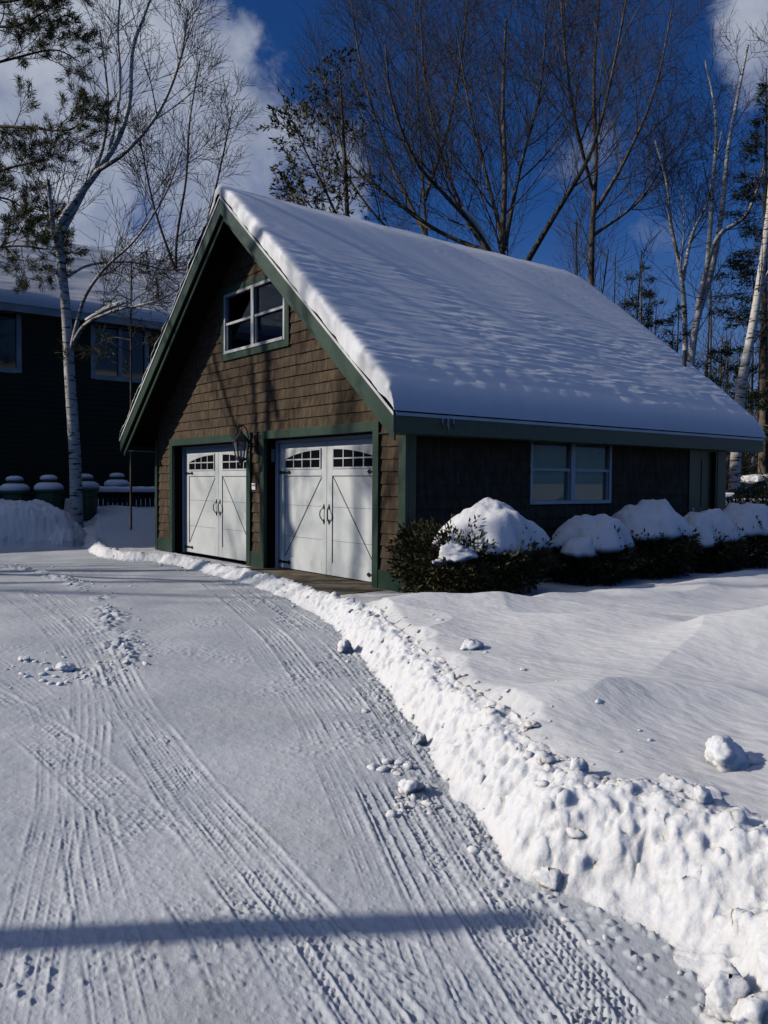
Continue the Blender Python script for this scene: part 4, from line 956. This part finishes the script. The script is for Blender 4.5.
# ------------------------------------------------------------------ shrubs along the side wall
def shrub(label, c, rx, ry, h, seed, cap=True, capspec=None, n=5200, group='shrubs along the garage wall'):
    rg = np.random.default_rng(seed); g0 = gz(c[0], c[1]) - .08; base = np.array([c[0], c[1], g0])
    e = empty('evergreen_shrub', base, label, 'shrub', group)
    # stems
    m = MB(base)
    for k in range(9):
        a = rg.random() * 6.28; q = rg.uniform(.4, .8); m.tube([base, base + (rx * q * .5 * math.cos(a), ry * q * .5 * math.sin(a), h * .45), base + (rx * q * math.cos(a), ry * q * math.sin(a), h * .8)], [.02, .014, .006], 5)
    m.build('stems', BARK, e)
    d = rg.normal(size=(n, 3)); d /= np.linalg.norm(d, axis=1, keepdims=True); 
    lump = 1 + .22 * fbm(np.arctan2(d[:, 1], d[:, 0]) * 1.6 + seed, d[:, 2] * 2.4, seed, 2) + .1 * fbm(np.arctan2(d[:, 1], d[:, 0]) * 5, d[:, 2] * 7, seed + 3, 2)
    r = lump * (1 - .45 * rg.random(n) ** 2.2)
    P = base + np.c_[d[:, 0] * rx * r, d[:, 1] * ry * r, h * .5 + d[:, 2] * h * .5 * r]
    ok = P[:, 2] > g0 + .02
    for (ox, oy, sx, sy, top, drop, sd, tk) in (capspec or [(0, 0, .86, .86, 1.0, .55, seed, .16)]) if cap else []:
        q = np.hypot((P[:, 0] - base[0] - ox) / (sx * rx), (P[:, 1] - base[1] - oy) / (sy * ry)); zc = g0 + h * (top - drop) + h * drop * (1 - (.93 * q) ** 2.3)
        ok &= ~((q < 1.05) & (P[:, 2] > zc - .05) & ~((perlin(P[:, 0] * 5 + P[:, 2] * 3, P[:, 1] * 5 - P[:, 2] * 3, seed) > .30) & (q > .5) & (rg.random(n) < .6)))
    P = P[ok]; dd = d[ok] + rg.normal(0, .55, (ok.sum(), 3)) + (0, 0, .35)
    v, f = quads(P, dd, .085, .034, rg, base); np_mesh('foliage', v, f, YEW, e, smooth=False)
    for (ox, oy, sx, sy, top, drop, sd, tk) in (capspec or [(0, 0, .86, .86, 1.0, .55, seed, .16)]) if cap else []:
        na, nr = 72, 30; A, Q = np.meshgrid(np.linspace(0, 2 * np.pi, na, endpoint=False), np.linspace(0, 1, nr))
        edge = 1 + .22 * fbm(np.cos(A) * 1.5 + sd, np.sin(A) * 1.5, sd, 2) + .07 * fbm(np.cos(A) * 5 + sd, np.sin(A) * 5, sd + 1, 3)
        rr = Q * (1 + (edge - 1) * Q ** 2); X = ox + sx * rx * rr * np.cos(A); Y = oy + sy * ry * rr * np.sin(A)
        kx, ky = np.cos(sd * 2.1) * .25, np.sin(sd * 2.1) * .25
        q2 = np.clip(np.hypot(Q * np.cos(A) - kx * (1 - Q), Q * np.sin(A) - ky * (1 - Q)), 0, 1.4)
        prof = np.clip(1 - (q2 * .93) ** 2.3, -.35, 1)
        Z = h * (top - drop) + h * drop * prof + tk * .9 * (1 - Q ** 5) + (.10 * fbm(X * 1.9 + sd, Y * 1.9, sd + 5, 2) + .035 * fbm(X * 6 + sd, Y * 6, sd + 6, 3)) * (1 - .6 * Q ** 4)
        Vt = np.stack([X, Y, Z], -1); lo = np.stack([X * .93, Y * .93, Z - tk * .55 * np.clip(1 - Q ** 3, .0, 1) - .02 - .05 * Q], -1)
        V = np.vstack([Vt.reshape(-1, 3), lo.reshape(-1, 3)]); i, j = np.meshgrid(np.arange(nr - 1), np.arange(na), indexing='ij'); j2 = (j + 1) % na
        F1 = np.stack([i * na + j, (i + 1) * na + j, (i + 1) * na + j2, i * na + j2], -1).reshape(-1, 4); F2 = F1[:, ::-1] + na * nr
        jj = np.arange(na); k0 = (nr - 1) * na; F3 = np.stack([k0 + jj, na * nr + k0 + jj, na * nr + k0 + (jj + 1) % na, k0 + (jj + 1) % na], -1)
        np_mesh('snow_cap', V, np.vstack([F1, F2, F3]), SNOW, e)
    return e
def bpos(px, x): return hit(px, 540, 0, x)[:2]
c = bpos(472, .95); sh1 = shrub('sunlit evergreen shrub by the garage corner under a domed cap of snow', c, .85, 1.12, 1.10, 101, True,
      [(.08, .20, .80, .68, 1.0, .42, 3, .20)], 11000)
v, f = clod((.52, -.70, .70), .24, 83, .6); np_mesh('snow_cap', v, f, SNOW, sh1)
v, f = clod((.40, -.86, .60), .13, 79, .5); np_mesh('snow_cap', v, f, SNOW, sh1)
for px, x, rx, ry, h, sd, lab in ((590, .95, .62, .70, .92, 102, 'shaded snow capped shrub below the right half of the side window'), (648, .95, .70, .80, 1.10, 103, 'tallest shaded snow capped shrub, right of the side window'),
                                  (703, .95, .64, .78, .95, 104, 'snow capped shrub before the green side door of the garage'), (742, .95, .68, .88, 1.04, 105, 'rounded snow capped shrub at the far back corner of the garage')):
    shrub(lab, bpos(px, x), rx, ry, h, sd, True, [(.04, 0, .88, .98, .97, .33, sd, .20), (.25, (-.5, .5, -.55, .5)[sd % 4], .38, .40, .76, .16, sd + 3, .12)], 8000)
c = at(762, 540, 19.5); shrub('dark evergreen hedge without snow at the right edge before the car', (c[0], c[1]), 1.1, 1.2, 1.45, 107, False, None, 6000, None)

HTRIM = noise_color(mat('house_trim', (.3, .3, .28), .6, .2), (.38, .38, .36), (.50, .50, .48), 3, 4)
# ------------------------------------------------------------------ house on the left
HX = -17.0; HO = (HX, 2, 0)
house = empty('house', HO, 'dark green house with white framed windows and snowy roof behind the birch', 'house')
e0 = hit(0, 312, 0, HX); EZ = float(e0[2]); HY0, HY1 = -16., 16.
wl = hit(-30, 340, 0, HX); 
WINS = []
a = hit(-45, 312, 0, HX); b = hit(18, 312, 0, HX); c = hit(18, 370, 0, HX); WINS.append((a[1], b[1], c[2], b[2]))
a = hit(93, 324, 0, HX); b = hit(146, 324, 0, HX); c = hit(93, 376, 0, HX); WINS.append((a[1], b[1], c[2], a[2]))
m_ = MB(HO); ys = [HY0] + [v for w in WINS for v in w[:2]] + [HY1]
for k in range(0, len(ys), 2): m_.box(HX - .2, HX, ys[k], ys[k + 1], 0, EZ)
for (y0, y1, z0, z1) in WINS: m_.box(HX - .2, HX, y0, y1, 0, z0); m_.box(HX - .2, HX, y0, y1, z1, EZ)
z = .6
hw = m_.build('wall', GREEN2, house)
sdm = MB(HO)
while z < EZ - .2:
    cuts = [(HY0, HY1)]
    for (y0, y1, z0, z1) in WINS:
        if z + .16 > z0 - .1 and z < z1 + .1:
            n = []
            for p, q in cuts:
                if y0 - .1 > p: n.append((p, min(q, y0 - .1)))
                if y1 + .1 < q: n.append((max(p, y1 + .1), q))
            cuts = n
    for p, q in cuts: sdm.add([(HX, p, z + .16), (HX, q, z + .16), (HX + .025, q, z), (HX + .025, p, z), (HX, p, z), (HX, q, z)], [(0, 1, 2, 3), (3, 2, 5, 4)])
    z += .155
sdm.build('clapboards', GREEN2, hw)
for k, (y0, y1, z0, z1) in enumerate(WINS):
    f = MB(HO); w = .10; f.box(HX - .08, HX + .04, y0 - .08, y0 + .05, z0 - .08, z1 + .08); f.box(HX - .08, HX + .04, y1 - .05, y1 + .08, z0 - .08, z1 + .08); f.box(HX - .08, HX + .038, y0 + .051, y1 - .051, z1 - .05, z1 + .08); f.box(HX - .08, HX + .05, y0 + .051, y1 - .051, z0 - .10, z0 + .05)
    c = (y0 + y1) / 2; f.box(HX - .08, HX + .03, c - .06, c + .06, z0 + .051, z1 - .051)
    wn = f.build('window', HTRIM, house); p = MB(HO); p.box(HX - .06, HX - .05, y0, y1, z0, z1); p.build('pane', DGLASS, wn)
m_ = MB(HO); m_.box(HX - .2, HX + .45, HY0, HY1, EZ + .002, EZ + .03); m_.build('soffit', HTRIM, house)
m_ = MB(HO); m_.box(HX + .452, HX + .48, HY0, HY1, EZ - .02, EZ + .22); m_.build('fascia', HTRIM, house)
RX, RZ = HX - 3.5, EZ + 3.0
m_ = MB(HO); m_.prism([(HX + .45, EZ + .19), (RX, RZ), (HX - 7.45, EZ + .19), (HX - 7.45, EZ + .05), (RX, RZ - .14), (HX + .45, EZ + .05)], 1, HY0 - .4, HY1 + .4); hr = m_.build('roof', ASPH, house)
def house_snow():
    u = np.linspace(HY0 - .4, HY1 + .4, 260); v = np.r_[np.linspace(0, .06, 12), np.linspace(.06, 1, 90)[1:]]; U, Vv = np.meshgrid(u, v, indexing='ij')
    x = HX + .50 + (RX - HX - .5) * Vv; b = EZ + .20 + (RZ - EZ - .19) * Vv; ed = np.clip(Vv / .05, 0, 1); T = (.28 + .04 * fbm(U * .4, x * .4, 401, 2) + .022 * fbm(U * .7 + x * .6, x * 2.2, 405, 3)) * (1 - (1 - ed) ** 2.4) ** .5
    n1, n2 = U.shape; V = np.stack([x - HO[0], U - HO[1], b + T], -1).reshape(-1, 3); i, j = np.meshgrid(np.arange(n1 - 1), np.arange(n2 - 1), indexing='ij')
    np_mesh('snow_layer', V, np.stack([i * n2 + j, i * n2 + j + 1, (i + 1) * n2 + j + 1, (i + 1) * n2 + j], -1).reshape(-1, 4), SNOW, hr)
house_snow()
m_ = MB(HO); m_.box(HX - 7.2, HX - .2, HY0, HY0 + .2, 0, EZ); m_.box(HX - 7.2, HX - .2, HY1 - .2, HY1, 0, EZ); m_.box(HX - 7.2, HX - 7.0, HY0 + .2, HY1 - .2, 0, EZ); m_.build('wall', GREEN2, house)

# ------------------------------------------------------------------ bins and low fence by the house
T = 22.0
def make_bin(p, z, lab):
    o = (p[0], p[1], z); e = empty('litter_bin', o, lab, 'bin', 'green bins before the house')
    m = MB(o); m.lathe(o, [(.27, -.15), (.30, .3), (.31, .55), (.295, .57)], 20); m.build('body', BINM, e, smooth=False)
    m = MB(o)
    for zz in (.18, .42): m.lathe(o, [(.300 + zz * .02, zz), (.312 + zz * .02, zz + .012), (.300 + zz * .02, zz + .024)], 20)
    m.build('band', BINM, e)
    m = MB(o); m.lathe(o, [(.345, .56), (.35, .60), (.33, .66), (.25, .745), (.17, .80)], 20); m.build('dome_lid', BINM, e, smooth=True)
    m = MB(o); m.lathe(o, [(.14, .79), (.14, .85), (.20, .855), (.20, .88), (.14, .93)], 16); m.build('top_cap', BINM, e)
    m = MB(o); m.lathe(o, [(.345, .625), (.355, .66), (.34, .73), (.27, .79), (.19, .815), (.15, .815)], 20); m.lathe(o, [(.205, .882), (.21, .92), (.18, .97), (.10, 1.0), (.02, 1.005)], 16); m.build('snow_cap', SNOW, e, smooth=True)
    return e
b0 = at(62 / 4.52 + .5, 500, T)
proto = None
for k, (px, py, tt, lab) in enumerate(((14.5, 476, 20.6, 'leftmost green dome topped bin, half sunk behind the snow pile'), (48.8, 475, 20.8, 'green dome topped bin just left of the birch trunk'), (85, 474, 21.3, 'green dome topped bin just right of the birch trunk'), (117, 473, 23.5, 'green dome topped bin behind the snow topped low fence'))):
    p = at(px, py, tt); z = p[2] - 1.0
    if proto is None: proto = make_bin(p, z, lab)
    else:
        c = copy_tree(proto); c.location = (p[0], p[1], z); c['label'] = lab
    if k == 0: pass
# low slatted fence with snow on top
fa = at(96, 512, 22.2); fb = at(185, 512, 23.4); fz0 = fa[2] - .3; FO = (fa[0], fa[1], fz0)
fe = empty('low_fence', FO, 'low dark slatted fence with a thick strip of snow on top beside the bins', 'fence')
d2 = (fb - fa); d2[2] = 0; Lf = np.linalg.norm(d2); d2 /= Lf; n2 = np.array([-d2[1], d2[0], 0]); top = at(96, 492, 22.2)[2]
m = MB(FO); k = 0.
while k < Lf:
    p = fa + d2 * k; m.bar((p[0], p[1], fz0), (p[0], p[1], top), .10, .025, up=n2); k += .125
m.build('slats', FENCE, fe)
m = MB(FO); 
for zz in (top - .08, fz0 + .3): p, q = fa + n2 * .04, fb + n2 * .04; m.bar((p[0], p[1], zz), (q[0], q[1], zz), .03, .09)
m.build('rail', FENCE, fe)
for s in (-.06, Lf + .05):
    p = fa + d2 * s; m = MB(FO); m.bar((p[0], p[1], fz0), (p[0], p[1], top + .02), .12, .12, up=n2); m.build('post', FENCE, fe)
nu, nv = 60, 14; U, W_ = np.meshgrid(np.linspace(0, 1, nu), np.linspace(0, np.pi, nv), indexing='ij')
hgt = .15 * (1 + .25 * perlin(U * 7, U * 0, 3)); wv = .17
PX = fa[0] + d2[0] * (U * Lf * 1.02 - .12) + n2[0] * wv * np.cos(W_); PY = fa[1] + d2[1] * (U * Lf * 1.02 - .12) + n2[1] * wv * np.cos(W_); PZ = top + hgt * np.sin(W_) ** .6
i, j = np.meshgrid(np.arange(nu - 1), np.arange(nv - 1), indexing='ij'); F = np.stack([i * nv + j, (i + 1) * nv + j, (i + 1) * nv + j + 1, i * nv + j + 1], -1).reshape(-1, 4)
np_mesh('snow_cap', np.stack([PX, PY, PZ], -1).reshape(-1, 3) - np.array(FO), F, SNOW, fe)

# ------------------------------------------------------------------ parked car on the right
c0 = at(760, 480, 27); CO = (float(c0[0]), float(c0[1]), 0.)
car = empty('parked_car', CO, 'white car under snow parked beyond the shrubs at the right edge', 'car')
ax = RT.copy(); ax[2] = 0; ax /= np.linalg.norm(ax); ay = np.array([-ax[1], ax[0], 0])
def cp(u, v, z): return np.array([c0[0], c0[1], 0]) + ax * u + ay * v + (0, 0, z)
def loft(secs, name, m, parent):
    b = MB(CO); n = len(secs[0]); vs = [p for s in secs for p in s]
    fs = [(i * n + j, i * n + (j + 1) % n, (i + 1) * n + (j + 1) % n, (i + 1) * n + j) for i in range(len(secs) - 1) for j in range(n)] + [tuple(range(n))[::-1], tuple((len(secs) - 1) * n + j for j in range(n))]
    b.add(vs, fs); return b.build(name, m, parent, bevel=.04)
def sec(u, z0, z1, w): return [cp(u, -w, z0), cp(u, w, z0), cp(u, w, (z0 + z1) / 2), cp(u, w * .95, z1), cp(u, -w * .95, z1), cp(u, -w, (z0 + z1) / 2)]
body = loft([sec(-2.3, .4, .75, .75), sec(-2.1, .3, .95, .88), (sec(-1.0, .28, 1.08, .9)), sec(1.6, .28, 1.1, .9), sec(2.2, .3, 1.05, .86), sec(2.3, .4, .85, .8)], 'body', CARW, car)
loft([sec(-1.15, 1.08, 1.12, .84), sec(-.45, 1.09, 1.60, .74), sec(.4, 1.09, 1.68, .74), sec(1.5, 1.09, 1.62, .72), sec(2.1, 1.08, 1.14, .8)], 'cabin', DGLASS, car)
loft([sec(-.42, 1.60, 1.80, .74), sec(.4, 1.68, 1.90, .76), sec(1.5, 1.62, 1.82, .74), sec(1.65, 1.58, 1.66, .66)], 'snow_cap', SNOW, car)
loft([sec(-2.15, .96, 1.06, .8), sec(-1.6, 1.0, 1.22, .84), sec(-1.12, 1.08, 1.26, .8)], 'snow_cap', SNOW, car)
for u in (-1.4, 1.4):
    for v in (-.82, .82):
        w = MB(CO); w.tube([cp(u, v - .1, .33), cp(u, v + .1, .33)], .33, 18); wh = w.build('wheel', RUB, car); w = MB(CO); w.tube([cp(u, v - .11, .33), cp(u, v + .11, .33)], .2, 14); w.build('rim', DRIP, wh)

# ------------------------------------------------------------------ light and sky
sl = bpy.data.lights.new('sun', 'SUN'); sl.energy = 4.6; sl.angle = R_(.5); sl.color = (1, .93, .83); so = bpy.data.objects.new('sun', sl); COL.objects.link(so)
so.rotation_euler = Vector(SUND).to_track_quat('-Z', 'Y').to_euler(); so.location = (-20, -30, 30)
w = bpy.data.worlds.new('World'); sc.world = w; w.use_nodes = True; nt = w.node_tree; bg = nt.nodes['Background']
sky = nt.nodes.new('ShaderNodeTexSky'); sky.sky_type = 'NISHITA'; sky.sun_disc = False; sky.sun_elevation = EL; sky.sun_rotation = math.atan2(-SUND[0], -SUND[1]) % (2 * math.pi)
sky.altitude = 1500; sky.air_density = .8; sky.dust_density = .1; sky.ozone_density = 4
bg.inputs[1].default_value = .05
tc = nt.nodes.new('ShaderNodeTexCoord')
def nn(t, **k):
    n = nt.nodes.new(t)
    for a, b in k.items():
        if hasattr(n, a): setattr(n, a, b)
        else: n.inputs[a].default_value = b
    return n
def math_(op, a, b=None, c=None, clamp=False):
    n = nn('ShaderNodeMath', operation=op); n.use_clamp = clamp
    for i, v in enumerate((a, b, c)):
        if v is None: continue
        if isinstance(v, (int, float)): n.inputs[i].default_value = v
        else: nt.links.new(v, n.inputs[i])
    return n.outputs[0]
dirv = nn('ShaderNodeVectorMath', operation='NORMALIZE'); nt.links.new(tc.outputs['Generated'], dirv.inputs[0])
n1 = nn('ShaderNodeTexNoise', Scale=5.0, Detail=8.0, Roughness=.58); nt.links.new(dirv.outputs[0], n1.inputs['Vector'])
n2 = nn('ShaderNodeTexNoise', Scale=14.0, Detail=6.0, Roughness=.55); nt.links.new(dirv.outputs[0], n2.inputs['Vector'])
n3 = nn('ShaderNodeTexNoise', Scale=4.5, Detail=7.0, Roughness=.6); nt.links.new(dirv.outputs[0], n3.inputs['Vector'])
wsub = nn('ShaderNodeVectorMath', operation='SUBTRACT'); nt.links.new(n3.outputs['Color'], wsub.inputs[0]); wsub.inputs[1].default_value = (.5, .5, .5)
wsc = nn('ShaderNodeVectorMath', operation='SCALE'); nt.links.new(wsub.outputs[0], wsc.inputs[0]); wsc.inputs['Scale'].default_value = .34
wadd = nn('ShaderNodeVectorMath', operation='ADD'); nt.links.new(wsc.outputs[0], wadd.inputs[0]); nt.links.new(dirv.outputs[0], wadd.inputs[1])
wdir = nn('ShaderNodeVectorMath', operation='NORMALIZE'); nt.links.new(wadd.outputs[0], wdir.inputs[0])
tot = None
for (px, py, rad, amp) in ((250, 165, 6.5, 1.0), (120, 130, 7.5, 1.0), (20, 170, 8, 1.0), (215, 100, 4.0, .75), (775, 25, 5.5, .72), (745, 190, 5.0, .42), (590, 140, 2.6, .22), (400, 15, 2.0, .2), (700, 260, 4, .4), (-250, 150, 14, .9), (1200, 200, 10, .9), (384, 900, .1, .0)):
    d = ray(px, py); d = d / np.linalg.norm(d)
    dp = nn('ShaderNodeVectorMath', operation='DOT_PRODUCT'); nt.links.new(wdir.outputs[0], dp.inputs[0]); dp.inputs[1].default_value = tuple(d)
    mr = nn('ShaderNodeMapRange', interpolation_type='SMOOTHSTEP'); nt.links.new(dp.outputs['Value'], mr.inputs['Value']); mr.inputs['From Min'].default_value = math.cos(R_(rad * 1.5)); mr.inputs['From Max'].default_value = math.cos(R_(rad * .55)); mr.inputs['To Max'].default_value = amp
    tot = mr.outputs[0] if tot is None else math_('MAXIMUM', tot, mr.outputs[0])
for d, rad, amp in (((.0, -.35, .93), 40, .8), ((-.5, -.75, .42), 24, .8)):      # bright cloud added out of view, overhead and leftward, to fill the shade
    d = np.array(d) / np.linalg.norm(d)
    dp = nn('ShaderNodeVectorMath', operation='DOT_PRODUCT'); nt.links.new(wdir.outputs[0], dp.inputs[0]); dp.inputs[1].default_value = tuple(d)
    mr = nn('ShaderNodeMapRange', interpolation_type='SMOOTHSTEP'); nt.links.new(dp.outputs['Value'], mr.inputs['Value']); mr.inputs['From Min'].default_value = math.cos(R_(rad * 1.3)); mr.inputs['From Max'].default_value = math.cos(R_(rad * .7)); mr.inputs['To Max'].default_value = amp
    tot = math_('MAXIMUM', tot, mr.outputs[0])
cov = math_('ADD', math_('MULTIPLY', tot, .95), math_('MULTIPLY', math_('SUBTRACT', n1.outputs[0], .5), 2.0))
fac = nn('ShaderNodeMapRange', interpolation_type='SMOOTHSTEP'); nt.links.new(cov, fac.inputs['Value']); fac.inputs['From Min'].default_value = .30; fac.inputs['From Max'].default_value = .98; fac.inputs['To Max'].default_value = .92
cr = nn('ShaderNodeMix', data_type='RGBA'); nt.links.new(math_('MULTIPLY_ADD', n2.outputs[0], 1.8, -.4, True), cr.inputs[0]); cr.inputs[6].default_value = (5.0, 6.2, 9.4, 1); cr.inputs[7].default_value = (14, 15, 17, 1)
mx = nn('ShaderNodeMix', data_type='RGBA'); nt.links.new(fac.outputs[0], mx.inputs[0]); tn = nn('ShaderNodeMix', data_type='RGBA', blend_type='MULTIPLY'); tn.inputs[0].default_value = 1; tn.inputs[7].default_value = (.46, 1.12, 1.95, 1); nt.links.new(sky.outputs[0], tn.inputs[6]); 
sx = nn('ShaderNodeSeparateXYZ'); nt.links.new(dirv.outputs[0], sx.inputs[0])
hz = nn('ShaderNodeMapRange', interpolation_type='SMOOTHSTEP'); nt.links.new(sx.outputs[2], hz.inputs['Value']); hz.inputs['From Min'].default_value = -.02; hz.inputs['From Max'].default_value = .34; hz.inputs['To Min'].default_value = .85; hz.inputs['To Max'].default_value = 0
hm = nn('ShaderNodeMix', data_type='RGBA'); nt.links.new(hz.outputs[0], hm.inputs[0]); nt.links.new(tn.outputs[2], hm.inputs[6]); hm.inputs[7].default_value = (3.0, 4.6, 7.8, 1); nt.links.new(hm.outputs[2], mx.inputs[6]); nt.links.new(cr.outputs[2], mx.inputs[7])
nt.links.new(mx.outputs[2], bg.inputs[0])
vs = sc.view_settings; vs.view_transform = 'Standard'; vs.look = 'None'; vs.exposure = -.42; vs.gamma = 1
sc.cycles.max_bounces = 6; sc.cycles.diffuse_bounces = 0; sc.cycles.transparent_max_bounces = 8; sc.cycles.use_denoising = True
